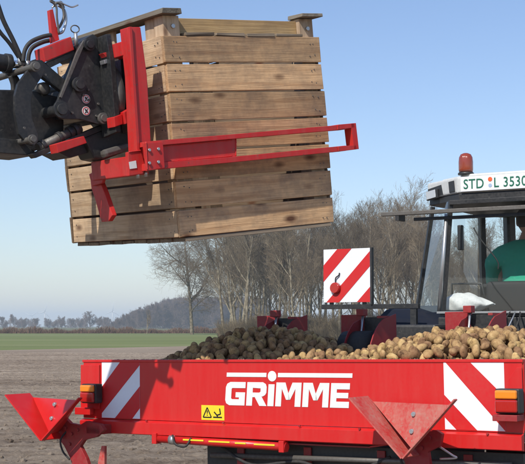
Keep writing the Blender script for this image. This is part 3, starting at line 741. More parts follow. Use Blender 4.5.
p = pp(157, 432, -.02); MB().tube(smooth_curve([pp(86, 431, -.03), pp(90, 437, -.03), pp(96, 436, -.03), pp(99, 431, -.03)]), .006, 6).build('cable', RUB, pl)
for x in (1.15, 1.62, 2.10, 2.62): MB().box((x, .085, -PH - .60), (x + .05, .0985, -PH - .13)).build('stiffener', REDD, pl, .003)
MB().cyl((.98, .06, -PH - .20), (PW - .1, .06, -PH - .17), .016, 10).build('hydraulic_pipe', GREY, pl)
MB().tube(smooth_curve([Vector((1.05, .07, -PH - .15)), Vector((1.3, .03, -PH - .24)), Vector((1.62, .05, -PH - .21)), Vector((1.9, .02, -PH - .27)), Vector((2.2, .06, -PH - .16))]), .010, 8).build('hose', RUB, pl)
# frame, press wheels and ridging discs under the hopper
MB().box((.95, .25, -1.0), (PW - .12, .35, -.90)).build('frame_beam', REDD, pl, .006)
MB().box((.95, 1.0, -1.12), (PW - .12, 1.12, -1.0)).build('frame_beam', REDD, pl, .006)
for x in (1.2, 1.9, 2.6):
    gnd = -1.57
    o = MB().lathe([(.08, -.08), (.30, -.08), (.345, -.05), (.36, 0), (.345, .05), (.30, .08), (.08, .08)], (x, .55, gnd + .36), 0, 36).build('carrying_wheel', RUB, pl)
    MB().lathe([(.02, -.085), (.21, -.085), (.22, .085), (.02, .085)], (x, .55, gnd + .36), 0, 24).build('rim', REDD, o)
    MB().lathe([(.02, -.004), (.25, -.02), (.27, -.012), (.05, .006)], (x - .22, -.12, gnd + .23), 0, 28).build('ridging_disc', GREY, pl)
    MB().lathe([(.02, .004), (.25, .02), (.27, .012), (.05, -.006)], (x + .22, -.12, gnd + .23), 0, 28).build('ridging_disc', GREY, pl)
    MB().extr([(x - .03, -.10, gnd + .25), (x + .03, -.10, gnd + .25), (x + .03, .3, -1.08), (x - .03, .3, -1.08)], (0, .04, .04)).build('disc_arm', REDD, pl)
# drawbar to the tractor
MB().box((1.46, 1.36, -1.1), (1.54, 2.3, -1.0)).build('drawbar', REDD, pl, .006)
# row-unit hoods showing over the heap
def hood(px, py_top, yy, sc=1.0, wd=.40):
    base = pp(px, py_top, yy)      # top left corner of the back plate
    x0, z0 = base.x, base.z
    prof = []
    Dp = .38 * sc; Hh = .46 * sc
    prof = [(0, z0 - Hh), (0, z0)] + [(-Dp * math.sin(a) , z0 - Hh * .75 * (1 - math.cos(a))) for a in [i * math.pi / 20 for i in range(3, 11)]] + [(-Dp, z0 - Hh)]
    hd = None
    hd = MB().box((x0 - .01, yy - .012, z0 - Hh), (x0 + wd * .42, yy + .02, z0)).build('hood', REDD, pl, .004)
    MB().extr([(x0 + wd, yy + a, z) for a, z in prof], (.008, 0, 0)).build('side_plate', REDD, hd, .001)
    MB().extr([(x0 + wd * .40, yy + a * .8, z - .02) for a, z in prof], (.006, 0, 0)).build('side_plate', REDD, hd, .001)
    MB().box((x0 + .006, yy - .006, z0 - Hh), (x0 + wd, yy, z0 - .02)).build('back_plate', BLK, hd)
    MB().box((x0 + wd - .03, yy - Dp * .5, z0 - .03), (x0 + wd, yy - .0, z0 - .015)).build('top_lip', REDD, hd)
    cxm = x0 + wd * .45
    MB().cyl((cxm, yy - .10, z0 - .26), (cxm + .01, yy - .06, z0 + .0), .008, 8).build('adjusting_rod', ZINC, hd)
    MB().box((cxm - .025, yy - .09, z0 - .01), (cxm + .03, yy - .03, z0 + .035)).build('adjusting_block', REDD, hd, .004)
    MB().lathe([(.02, -.11), (.13, -.11), (.13, .11), (.02, .11)], (x0 + wd * .5, yy - .12, z0 - .24), 0, 20).build('roller', RUB, hd)
for px, py in ((259, 316), (343, 315), (447, 312)): hood(px, py, 1.30)
q_ = pp(447, 312, 1.30); 
# ================================================================== POTATOES
def heap(x, y):      # height of the heap over the planter's rim, in the planter's frame
    def g(cx_, cy_, sx, sy): return math.exp(-((x - cx_) / sx) ** 2 - ((y - cy_) / sy) ** 2)
    h = -.10
    h = max(h, -.42 + .60 * g(.90, .80, 1.03, 1.05) ** .9, -.30 + .455 * g(2.50, .55, 1.20, .95))
    if x < .25: h -= (.25 - x) * .5
    return h
PB = []
variants = []
for vi in range(8):
    bm = bmesh.new(); bmesh.ops.create_icosphere(bm, subdivisions=3, radius=1)
    sx, sy, sz = random.uniform(1.02, 1.38), random.uniform(.84, 1.02), random.uniform(.76, .92)
    ph = [random.uniform(0, 6) for _ in range(6)]
    for v in bm.verts:
        c_ = v.co; k_ = 1 + .11 * math.sin(2.1 * c_.x + ph[0]) * math.cos(1.7 * c_.y + ph[1]) + .07 * math.sin(3.3 * c_.z + ph[2] + c_.x) + .03 * math.sin(7 * c_.y + ph[3]) * math.sin(6 * c_.x + ph[4])
        v.co = Vector((c_.x * sx, c_.y * sy, c_.z * sz)) * k_
    me = bpy.data.meshes.new('potato'); bm.to_mesh(me); bm.free()
    for p in me.polygons: p.use_smooth = True
    me.materials.append(POT); variants.append(me)
pots = []
cell = {}
def free(p, d):
    k_ = (int(p.x // .06), int(p.y // .06), int(p.z // .06))
    for a in (-1, 0, 1):
        for b in (-1, 0, 1):
            for c in (-1, 0, 1):
                for q in cell.get((k_[0] + a, k_[1] + b, k_[2] + c), ()):
                    if (q - p).length_squared < d * d: return False
    cell.setdefault(k_, []).append(p); return True
for layer in range(3):
    for _ in range(9000):
        x, y = random.uniform(.04, 2.96), random.uniform(.04, 1.31)
        z = heap(x, y) - .05 * layer + random.uniform(-.012, .012)
        p = Vector((x, y, z))
        if free(p, .0495): pots.append(p)
low = bmesh.new(); bmesh.ops.create_icosphere(low, subdivisions=1, radius=1.0)
lv = [v.co.copy() for v in low.verts]; lf_ = [tuple(v.index for v in f.verts) for f in low.faces]; low.free()
VV, FF, xf = [], [], []
for i, p in enumerate(pots):
    r = random.choice((random.uniform(.0225, .029), random.uniform(.026, .0345)))
    M_ = MP @ Matrix.Translation(p) @ Euler((random.uniform(0, 6), random.uniform(0, 6), random.uniform(0, 6))).to_matrix().to_4x4() @ Matrix.Scale(r, 4)
    xf.append(M_); o_ = len(VV); VV += [M_ @ v for v in lv]; FF += [tuple(a + o_ for a in f) for f in lf_]
# the rear panel hides what is below its top edge
pc = [MP @ Vector(c_) for c_ in ((0, 0, -.6), (PW, 0, -.6), (PW, 0, .012), (0, 0, .012))]
nP = len(FF); o_ = len(VV); VV += pc; FF += [(o_, o_ + 1, o_ + 2), (o_, o_ + 2, o_ + 3)]
bvh = BVHTree.FromPolygons(VV, FF)
cnt = [0] * len(pots); nf = len(lf_)
for iy in range(0, 60):
    for ix_ in range(0, 500):
        h_ = bvh.ray_cast(EYE, ray(163 + ix_ * .75, 320 + iy * .75).normalized())
        if h_[2] is not None and h_[2] < nP: cnt[h_[2] // nf] += 1
order = sorted(range(len(pots)), key=lambda i: -cnt[i])
NIND = 300
split_x = 1.62
for i in order[:NIND]:
    o = bpy.data.objects.new('potato', variants[i % 8]); COL.objects.link(o); o.matrix_world = xf[i]
    if pots[i].x < split_x and (xf[i].translation.x < .55): tag(o, 'brown potato in the left heap of the red hopper, under the hanging crate', 'potato', 'potatoes heaped in the left half of the hopper')
    else: tag(o, 'tan potato in the right heap of the red hopper, in full sun', 'potato', 'potatoes heaped in the right half of the hopper')
rest = bmesh.new()
mc = [m_.copy() for m_ in variants[:3]]
lo = []
for vi in range(3):
    b_ = bmesh.new(); bmesh.ops.create_icosphere(b_, subdivisions=2, radius=1)
    lo.append(([Vector((v.co.x * 1.1, v.co.y * .93, v.co.z * .85)) for v in b_.verts], [tuple(v.index for v in f.verts) for f in b_.faces])); b_.free()
mb = MB(); V_, F_ = [], []
for i in order[NIND:]:
    vs, fs = lo[i % 3]; o_ = len(V_); V_ += [tuple(xf[i] @ v) for v in vs]; F_ += [tuple(a + o_ for a in f) for f in fs]
me = bpy.data.meshes.new('potatoes'); me.from_pydata(V_, [], F_); me.polygons.foreach_set('use_smooth', [True] * len(F_)); me.materials.append(POT)
o = bpy.data.objects.new('potatoes', me); COL.objects.link(o); tag(o, 'smaller-showing potatoes filling the gaps of both heaps in the red hopper', 'potatoes', kind='stuff')

# ================================================================== WARNING BOARD
wc = at(346.5, 275.5, 9.75)
MW = frame(wc, 0, 0, -34)
wb = thing('warning_board', 'square red and white striped warning board with round red reflector', 'warning board', MW)
S_ = .212
MB().box((-S_, .0, -S_), (S_, .012, S_)).build('panel', WHITED, wb, .002)
m = MB()
def clipsq(P):
    for ax, v, s in ((0, -S_, 1), (0, S_, -1), (1, -S_, 1), (1, S_, -1)):
        out = []
        for i in range(len(P)):
            a, b = P[i], P[(i + 1) % len(P)]; ia, ib = (a[ax] - v) * s >= 0, (b[ax] - v) * s >= 0
            if ia: out.append(a)
            if ia != ib: t = (v - a[ax]) / (b[ax] - a[ax]); out.append((a[0] + (b[0] - a[0]) * t, a[1] + (b[1] - a[1]) * t))
        P = out
    return P
for c0_, c1_ in ((-.6, -.305), (-.144, -.025), (.165, .296)):
    # bands rising to the right: z - x = c
    P = clipsq([(-1, -1 + c0_), (1, 1 + c0_), (1, 1 + c1_), (-1, -1 + c1_)])
    if len(P) > 2: m.extr([(x, -.001, z) for x, z in P], (0, -.0012, 0))
m.build('red_stripes', REDS, wb)
lc = onp(335.5, 288, MW, 1, -.01)
o = MB().lathe([(.038, -.034), (.044, -.024), (.046, -.0025)], (lc.x, 0, lc.z), 1, 24).build('round_lamp', LRED, wb)
MB().tube(smooth_curve([Vector((lc.x + .0, -.012, lc.z + .04)), Vector((lc.x + .005, -.014, lc.z + .08)), Vector((lc.x + .03, -.01, lc.z + .10)), Vector((lc.x + .035, -.006, lc.z + .12))]), .005, 6).build('cable', RUB, wb)
MB().box((S_ + .001, .0, -S_ - .02), (S_ + .018, .03, S_ + .004)).build('frame', BLK, wb, .002)
MB().box((-.24, .014, -.265), (.62, .054, -.228)).build('carrier_bar', BLK, wb, .003)
for x in (-.15, .15): MB().box((x - .015, .0125, -.23), (x + .015, .030, .1)).build('bracket', BLK, wb)
MB().box((.55, .02, -1.25), (.60, .05, -.266)).build('bracket', BLK, wb)

# ================================================================== TRACTOR
cr = at(457, 177, 9.3)                       # left rear corner of the roof
MT = frame((cr.x, cr.y, 0), 0, 0, -31)
tr = thing('tractor', 'tractor with white cab roof, beacon and green-lettered number plate', 'tractor', MT)
def tp(px, py, y=0.): return onp(px, py, MT, 1, y)
zr = tp(457, 177).z; zb = tp(462, 193).z
RW = 1.24                                    # roof width between chamfers
fr_ = MB()
out = [(0, 0), (RW, 0), (RW + .34, .26), (RW + .34, 1.5), (RW + .05, 1.75), (-.05, 1.75), (-.36, 1.5), (-.36, .27)]
fr_.extr([(x, y, zb) for x, y in out], (0, 0, zr - zb)); fr_.build('roof', ROOFM, tr, .018, 3)
rt = MB(); rt.extr([(x * .9 + .06, y * .9 + .1, zr + .002) for x, y in out], (0, 0, .03)); rt.build('roof_top', ROOFM, tr, .012)
us = MB(); us.extr([(x * .985 + .01, y * .985 + .01, zb - .055) for x, y in out], (0, 0, .053)); us.build('roof_lining', BLK, tr, .006)
# long thin drip rail below the roof, reaching out to the left
a, c = tp(386, 208.5, .02), tp(560, 193.5, -.06)
MB().box((a.x, -.075, c.z - .10), (RW + .40, -.03, c.z - .07)).build('visor_rail', GREY, tr, .004)
MB().box((tp(415, 215).x, -.03, c.z - .145), (RW + .38, .0, c.z - .12)).build('visor_rail', BLK, tr, .004)
MB().box((a.x + .12, -.07, c.z - .14), (a.x + .15, .05, c.z - .07)).build('rail_bracket', BLK, tr)
# chamfer face: work light in a dark recess + dark vent
cdir = Vector((-.36, .27, 0)); cn = Vector((-.27, -.36, 0)).normalized(); cl = cdir.length; cdn = cdir.normalized()
def ch(u, z, d=0): return Vector((0, 0, 0)) + cdn * (u * cl) + cn * d + Vector((0, 0, z))
hr = zr - zb
MB().extr([ch(.46, zb + .012), ch(.97, zb + .012), ch(.97, zb + hr * .60), ch(.52, zb + hr * .72)], cn * .004).build('lamp_recess', BLK, tr)
wl = MB().extr([ch(.58, zb - .012, .005), ch(.94, zb - .02, .005), ch(.97, zb + hr * .44, .005), ch(.60, zb + hr * .50, .005)], cn * .02).build('work_light', BLK, tr, .006)
MB().extr([ch(.61, zb - .004, .026), ch(.91, zb - .012, .026), ch(.94, zb + hr * .40, .026), ch(.63, zb + hr * .46, .026)], cn * .006).build('lamp_glass', LCLEAR, wl, .002)
MB().extr([ch(.06, zb + .016), ch(.24, zb + .014), ch(.27, zb + hr * .8), ch(.09, zb + hr * .82)], cn * .006).build('vent', BLK, tr, .003)
# number plate
a, c = tp(459.5, 179, -.012), tp(528, 192, -.012)
px0 = a.x + .008; pw_ = .56; ph_ = .112; pz = (zr + zb) / 2 - ph_ / 2 + .002
np_ = MB().box((px0, -.012, pz), (px0 + pw_, -.003, pz + ph_)).build('number_plate', WHITED, tr, .002)
Mx = lambda x, z: Matrix.Translation((x, -.0135, z)) @ Matrix.Rotation(math.pi / 2, 4, 'X')
text_part('lettering', 'STD', GREENINK, np_, Mx(px0 + .022, pz + .020), .104, .0010, .0008, 0, 1.05, .86)
text_part('lettering', 'L 3530', GREENINK, np_, Mx(px0 + .262, pz + .020), .104, .0010, .0008, 0, 1.08, .84)
for z, r, mt in ((.082, .017, ORSEAL), (.036, .014, PALEBLUE)):
    MB().cyl((px0 + .236, -.0125, pz + z), (px0 + .236, -.0145, pz + z), r, 18).build('seal', mt, np_)
# beacon
bc = tp(466, 177, .14); bx = bc.x; by = .14; bz = zr + .03
MB().lathe([(.062, 0), (.062, .012), (.05, .022)], (bx, by, bz), 2, 24).build('beacon_base', BLK, tr)
bo = MB().lathe([(.052, .02), (.056, .04), (.056, .10), (.052, .135), (.040, .158), (.018, .168), (.002, .17)], (bx, by, bz), 2, 28).build('beacon', BEACONM, tr)
# cab pillars
def sheet(pts, name):
    m = MB(); m.add(pts, [tuple(range(len(pts)))]); return m.build(name, GLASS, tr)
def pil(pts, w, mat, name='pillar', d=.05):
    m = MB(); m.tube(pts, w, 8, smooth=False); return m.build(name, mat, tr, 0)
zc = 1.25; zt = zb - .05
sp = [tp(446.5, 214, .0), tp(443, 262, .0), tp(439, 312, .0)]
m = MB(); m.tube(sp, .016, 8); m.build('handrail', ZINC, tr)
PL = [(tp(452, 214).x, .03), (-.36, .50)]
xL_top, xL_bot = tp(451, 214, .03).x, tp(443, 312, .03).x
zlow = tp(443, 312, .03).z
xR_top, xR_bot = RW - xL_top, RW - xL_bot
for a, b_ in (((xL_top, .03, zt), (xL_bot, .03, zlow)), ((xR_top, .03, zt), (xR_bot, .03, zlow))):
    MB().tube([a, b_], .022, 4, smooth=False).build('pillar', BLK, tr)
bl_t = tp(433, 214, .42); bl_b = tp(417, 302, .42)
for s in (0, 1):
    f = (lambda v: v) if s == 0 else (lambda v: Vector((RW - v.x, v.y, v.z)))
    MB().tube([f(Vector((bl_t.x, .42, zt))), f(Vector((bl_b.x, .42, zlow)))], .022, 4, smooth=False).build('pillar', BLK, tr)
    MB().tube([f(Vector((bl_t.x + .0, 1.5, zt))), f(Vector((bl_b.x + .12, 1.62, zlow - .2)))], .035, 4, smooth=False).build('pillar', BLK, tr)
    # quarter glass and door glass
    g0 = [Vector((xL_top, .03, zt)), Vector((xL_bot, .03, zlow)), Vector((bl_b.x, .42, zlow)), Vector((bl_t.x, .42, zt))]
    sheet([f(v) for v in g0], 'side_window')
    g1 = [Vector((bl_t.x, .45, zt)), Vector((bl_b.x, .45, zlow)), Vector((bl_b.x + .11, 1.58, zlow)), Vector((bl_t.x, 1.47, zt))]
    sheet([f(v) for v in g1], 'side_window')
sheet([(xL_top + .02, .03, zt - .01), (xL_bot + .02, .03, zlow + .01), (xR_bot - .02, .03, zlow + .01), (xR_top - .02, .03, zt - .01)], 'rear_window')
sheet([(bl_t.x + .04, 1.52, zt - .01), (bl_b.x + .16, 1.62, zlow - .2), (RW - bl_b.x - .16, 1.62, zlow - .2), (RW - bl_t.x - .04, 1.52, zt - .01)], 'windscreen')
# window frames, inner dark header
MB().box((xL_top, .0, zt - .035), (xR_top, .028, zt)).build('window_frame', BLK, tr, .004); MB().box((xL_bot, -.03, zlow - .03), (xR_bot, .04, zlow)).build('window_sill', BLK, tr, .004)
MB().box((xL_bot - .02, -.045, zlow - .012), (xR_bot + .02, -.032, zlow + .004)).build('window_trim', ZINC, tr)
a = tp(507, 240, 1.50); MB().tube([Vector((a.x, 1.56, zt)), Vector((a.x - .01, 1.62, zlow - .2))], .055, 4, smooth=False).build('pillar', BLK, tr)
# lower cab body, fenders, bonnet, wheels
MB().box((xL_bot + .0, .04, .95), (xR_bot, 1.55, zlow - .032)).build('cab_body', BLK, tr, .01)
MB().box((xL_bot - .02, -.02, zlow - .20), (xR_bot + .02, .035, zlow - .04)).build('rear_sill', BLK, tr, .008)
def fender(x0, x1):
    m = MB(); n = 16; cyw, czw, r = .62, 1.08, .86
    inner, outer = [], []
    for i in range(n + 1):
        a_ = R(200) - i * R(185) / n
        inner.append((cyw + math.cos(a_) * r, czw + math.sin(a_) * r)); outer.append((cyw + math.cos(a_) * (r + .03), czw + math.sin(a_) * (r + .03)))
    m.extr([(x0, y, z) for y, z in outer + inner[::-1]], (x1 - x0, 0, 0)); return m.build('fender', NAVY, tr, .008)
fl = tp(372, 318, .1).x
fender(fl, xL_bot - .0); fender(xR_bot, RW - fl)
def wheel(x, y, r, w):
    m = MB(); m.lathe([(r * .55, -w * .48), (r * .85, -w * .5), (r * .97, -w * .42), (r, -w * .2), (r, w * .2), (r * .97, w * .42), (r * .85, w * .5), (r * .55, w * .48)], (x, y, r), 0, 44)
    nl = int(r * 26)
    for k_ in range(nl):
        for s in (-1, 1):
            a_ = 2 * math.pi * (k_ + (.5 if s > 0 else 0)) / nl
            Mw = Matrix.Translation((x, y, r)) @ Matrix.Rotation(a_, 4, 'X')
            m.box((-w * .46 if s < 0 else 0, -.022, r - .01), (0 if s < 0 else w * .46, .022, r + .03), Mw @ Matrix.Rotation(R(0), 4, 'Z'))
    o = m.build('wheel', RUB, tr)
    MB().lathe([(.05, -w * .30), (r * .5, -w * .36), (r * .57, -w * .46), (r * .57, w * .46), (r * .5, w * .36), (.05, w * .30)], (x, y, r), 0, 32).build('rim', WHITE, o)
wheel(fl + .24, .62, .80, .46); wheel(RW - fl - .24, .62, .80, .46)
wheel(.02, 3.0, .56, .36); wheel(RW - .02, 3.0, .56, .36)
MB().extr([(RW / 2 - .33, 1.58, .8), (RW / 2 - .33, 1.58, 1.62), (RW / 2 - .33, 3.25, 1.42), (RW / 2 - .33, 3.42, 1.30), (RW / 2 - .33, 3.42, .75)], (.66, 0, 0)).build('bonnet', NAVY, tr, .03, 3)
MB().box((RW / 2 - .22, .5, .62), (RW / 2 + .22, 3.3, .95)).build('chassis', BLK, tr, .02)
for y in (.62, 3.0): MB().cyl((.0, y, .80 if y < 1 else .56), (RW, y, .80 if y < 1 else .56), .09).build('axle', BLK, tr)
for x in (RW / 2 - .4, RW / 2 + .36): MB().box((x, -.55, .48), (x + .05, .6, .56)).build('lower_link', BLK, tr)
# inside: seat, steering wheel, monitor frames
SX = tp(521, 290, .55).x
st = MB(); zs = 1.86
st.box((SX - .24, .55, zs - .12), (SX + .24, 1.02, zs)); st.build('seat', SEATM, tr, .04, 3)
ztop = tp(520, 281, .50).z
m = MB(); m.box((SX - .25, .43, zs), (SX + .25, .54, ztop)); m.build('backrest', SEATM, tr, .045, 4)
MB().tube([Vector((SX + math.cos(a_) * .19, 1.28 + math.sin(a_) * .13, zlow + .02 + math.sin(a_) * .10)) for a_ in [i * math.pi / 10 for i in range(21)]], .014, 8, cap=False).build('steering_wheel', RUB, tr)
MB().box((SX - .28, 1.3, 1.0), (SX + .28, 1.5, zlow - .02)).build('dashboard', BLK, tr, .03)
a, c = tp(452, 284, .35), tp(482, 300, .35)
m = MB(); m.tube([Vector((a.x, .35, c.z - .03)), Vector((a.x, .35, a.z)), Vector((c.x, .35, a.z)), Vector((c.x + .03, .35, c.z - .03))], .010, 6); m.build('guard_frame', BLK, tr)
a, c = tp(374, 322, -.02), tp(438, 340, -.02); MB().box((a.x, -.30, c.z - .25), (c.x + .1, -.08, a.z - .02)).build('tool_box', BLK, tr, .02)
a, c = tp(481, 284, .6), tp(492, 312, .6); MB().box((a.x, .56, c.z), (c.x, .72, a.z)).build('side_console', SEATM, tr, .03, 3)
a = tp(457, 225, 1.0); c = tp(462, 250, 1.0); MB().box((a.x, 1.0, c.z), (c.x, 1.05, a.z)).build('inner_mirror', BLK, tr, .01)
a = tp(490, 227, .05); MB().tube(smooth_curve([a + Vector((-.13, 0, .0)), a + Vector((-.08, -.01, -.08)), a + Vector((.05, .0, -.25)), a + Vector((.06, 0, -.32))]), .005, 6).build('wiper', RUB, tr)
# exhaust on the far side
MB().cyl((RW + .0, 1.9, 1.4), (RW + .0, 1.9, 2.7), .045).build('exhaust', BLK, tr)
# cables behind the cab
for k_ in range(4):
    a = tp(505 + k_ * 5, 312, -.06); c = tp(492 + k_ * 8, 328, -.3)
    MB().tube(smooth_curve([a, a.lerp(c, .4) + Vector((.03, -.05, .02)), c]), .006, 6).build('cable', RUB if k_ % 2 else ZINC, tr)

# ------------------------------------------------------------------ sack on the cab sill
sk = tp(467, 303, .14)
MS = MT @ Matrix.Translation((sk.x, .14, zlow + .006))
bm = bmesh.new(); bmesh.ops.create_icosphere(bm, subdivisions=4, radius=1)
for v in bm.verts:
    c_ = v.co.copy(); 
    x = c_.x * .225; t_ = (c_.x + 1) / 2
    hgt = .060 + .028 * math.sin(t_ * 3.4 + .2) - .03 * max(0, c_.x) 
    w = Vector((x, c_.y * .09 * (1 - .3 * abs(c_.x)), c_.z * hgt + .055))
    w += Vector((math.sin(9 * c_.y + 5 * c_.x), math.sin(8 * c_.x + 4 * c_.z), math.sin(11 * c_.x + 6 * c_.y))) * .0055
    w.z = max(w.z, .002); v.co = w
me = bpy.data.meshes.new('sack'); bm.to_mesh(me); bm.free(); me.materials.append(SACK)
for p in me.polygons: p.use_smooth = True
o = bpy.data.objects.new('sack', me); COL.objects.link(o); o.matrix_world = MS
tag(o, 'crumpled white sack lying behind the rear window of the tractor cab', 'sack')

# ------------------------------------------------------------------ driver
def skin_body(name, chains, parent, mat, lvl=2):
    vs, es, rs = [], [], []
    for k_, (p, r, par) in enumerate(chains):
        vs.append(p); rs.append(r)
        if par is not None: es.append((par, k_))
    me = bpy.data.meshes.new(name); me.from_pydata(vs, es, []); 
    ob = bpy.data.objects.new(name, me); COL.objects.link(ob)
    md = ob.modifiers.new('skin', 'SKIN'); md.use_smooth_shade = True
    for i, r in enumerate(rs):
        sv = me.skin_vertices[0].data[i]; sv.radius = r if isinstance(r, tuple) else (r, r); sv.use_root = (i == 0)
    sd = ob.modifiers.new('sub', 'SUBSURF'); sd.levels = lvl; sd.render_levels = lvl
    dg = bpy.context.evaluated_depsgraph_get(); me2 = bpy.data.meshes.new_from_object(ob.evaluated_get(dg)); bpy.data.objects.remove(ob)
    me2.materials.clear(); me2.materials.append(mat)
    for p in me2.polygons: p.use_smooth = True
    o = bpy.data.objects.new(name, me2); COL.objects.link(o)
    if parent: o.parent = parent
    return o
MD = MT @ Matrix.Translation((SX + .0, .70, zs + .02)) @ Matrix.Diagonal((1.2, 1.15, 1, 1))
# seated: pelvis at origin, facing +y
lean = .02
ch_ = [((0, 0, .08), (.155, .12), None), ((0, -.01, .26), (.15, .115), 0), ((0, .0, .42), (.17, .12), 1), ((0, .02, .53), (.10, .08), 2), ((0, .03, .60), (.052, .052), 3), ((0, .05, .70), (.055, .06), 4)]
# arms: shoulders -> elbow -> wrist
for s in (-1, 1):
    i = len(ch_)
    ch_ += [((s * .17, .01, .47), (.075, .075), 3), ((s * .24, .10, .24), (.050, .050), i), ((s * .20, .36, .22), (.036, .036), i + 1), ((s * .17, .45, .25), (.024, .034), i + 2)]
for s in (-1, 1):
    i = len(ch_)
    ch_ += [((s * .10, .12, .07), (.095, .09), 0), ((s * .13, .46, .08), (.068, .068), i), ((s * .13, .56, -.28), (.048, .048), i + 1), ((s * .13, .66, -.36), (.04, .03), i + 2)]
body = skin_body('person', [(Vector(p), r, q_) for p, r, q_ in ch_], None, SKIN)
body.matrix_world = MD
tag(body, 'seated driver in a green shirt seen from behind inside the tractor cab', 'person')
SHN = [((0, 0, .06), (.19, .15), None), ((0, -.01, .26), (.19, .15), 0), ((0, -.005, .42), (.20, .15), 1), ((0, .01, .54), (.17, .125), 2), ((0, .025, .615), (.085, .080), 3)]
SHN += [((-.20, .0, .485), (.100, .095), 3), ((-.265, .10, .25), (.066, .066), 5), ((-.23, .26, .23), (.054, .054), 6), ((.20, .0, .485), (.100, .095), 3), ((.265, .10, .25), (.066, .066), 8), ((.23, .26, .23), (.054, .054), 9)]
shirt = skin_body('shirt', [(Vector(p), r, q_) for p, r, q_ in SHN], body, SHIRT)
for v in shirt.data.vertices: v.co += v.normal * (.007 * math.sin(31 * v.co.z + 9 * v.co.x) * math.sin(14 * v.co.x + 5 * v.co.z) + .004 * math.sin(47 * v.co.x - 22 * v.co.z))
trs = skin_body('trousers', [(Vector(p), r, q_) for p, r, q_ in (((0, 0, .04), (.165, .13), None), ((-.10, .14, .07), (.108, .10), 0), ((-.13, .46, .08), (.082, .082), 1), ((-.13, .56, -.26), (.062, .062), 2), ((.10, .14, .07), (.108, .10), 0), ((.13, .46, .08), (.082, .082), 4), ((.13, .56, -.26), (.062, .062), 5))], body, TROUS)
# head with face, ears and hair
def blob(name, mat, parent, c, s, fn=None, sub=4):
    bm = bmesh.new(); bmesh.ops.create_icosphere(bm, subdivisions=sub, radius=1)
    for v in bm.verts:
        q = v.co.copy(); w = Vector((q.x * s[0], q.y * s[1], q.z * s[2]))
        if fn: w = fn(q, w)
        v.co = w + Vector(c)
    me = bpy.data.meshes.new(name); bm.to_mesh(me); bm.free(); me.materials.append(mat)
    for p in me.polygons: p.use_smooth = True
    o = bpy.data.objects.new(name, me); COL.objects.link(o); o.parent = parent; return o
def hf(q, w):
    w = w.copy()
    if q.z < 0: w.x *= 1 - .25 * q.z * q.z; w.y *= 1 - .12 * q.z * q.z
    d = math.exp(-((q.x / .16) ** 2 + ((q.z + .12) / .2) ** 2)) * (q.y > 0); w.y += .026 * d
    for sx_ in (-1, 1): w.y -= .008 * math.exp(-(((q.x - sx_ * .38) / .17) ** 2 + ((q.z - .08) / .12) ** 2)) * (q.y > 0)
    w.y += .006 * math.exp(-((q.x / .3) ** 2 + ((q.z + .48) / .08) ** 2)) * (q.y > 0)
    return w
HC = (0, .065, .755)
blob('head', SKIN, body, HC, (.076, .098, .118), hf)
blob('hair', HAIR, body, (0, .055, .775), (.083, .102, .108), lambda q, w: w if (q.y < .25 or q.z > .45) else w * .86)
for s in (-1, 1):
    blob('ear', SKIN, body, (s * .079, .06, .75), (.010, .020, .032), None, 3)
    blob('eye', INK, body, (s * .029, .152, .765), (.009, .006, .006), None, 2)
    # fingers curled on the wheel rim
    for k_ in range(4):
        x = s * (.15 + .018 * k_)
        MB().tube(smooth_curve([Vector((x, .45, .262)), Vector((x, .49, .275 - .003 * k_)), Vector((x, .515, .25)), Vector((x, .50, .232))]), [.0095] * 20 + [.008] * 5, 8).build('finger', SKIN, body)
    MB().tube(smooth_curve([Vector((s * .15, .43, .25)), Vector((s * .128, .46, .25)), Vector((s * .122, .49, .24))]), .0105, 8).build('thumb', SKIN, body)

# ================================================================== TREES
def seg_mesh(segs, name, mat, sides=3):
    """segs: list of (p0,p1,r0,r1) as numpy rows; each a tapered prism"""
    A = np.array([(*s[0], *s[1], s[2], s[3]) for s in segs], dtype=float)
    p0, p1, r0, r1 = A[:, :3], A[:, 3:6], A[:, 6:7], A[:, 7:8]
    d = p1 - p0; d /= np.linalg.norm(d, axis=1, keepdims=True) + 1e-9
    ref = np.where(np.abs(d[:, 2:3]) < .9, np.array([[0, 0, 1.]]), np.array([[1., 0, 0]]))
    a = np.cross(d, ref); a /= np.linalg.norm(a, axis=1, keepdims=True); b = np.cross(d, a)
    n = len(A); V = np.zeros((n, 2 * sides, 3))
    for k_ in range(sides):
        q = 2 * math.pi * k_ / sides; o = a * math.cos(q) + b * math.sin(q)
        V[:, k_] = p0 + o * r0; V[:, sides + k_] = p1 + o * r1
    base = (np.arange(n) * 2 * sides)[:, None]
    F = np.concatenate([base + np.array([[k_, (k_ + 1) % sides, sides + (k_ + 1) % sides, sides + k_]]) for k_ in range(sides)], 0)
    me = bpy.data.meshes.new(name); me.vertices.add(n * 2 * sides); me.vertices.foreach_set('co', V.reshape(-1))
    nfc = len(F); me.loops.add(nfc * 4); me.loops.foreach_set('vertex_index', F.reshape(-1).astype(np.int32))
    me.polygons.add(nfc); me.polygons.foreach_set('loop_start', np.arange(0, nfc * 4, 4, dtype=np.int32)); me.polygons.foreach_set('loop_total', np.full(nfc, 4, dtype=np.int32))
    me.update(calc_edges=True); me.validate(); me.materials.append(mat); return me
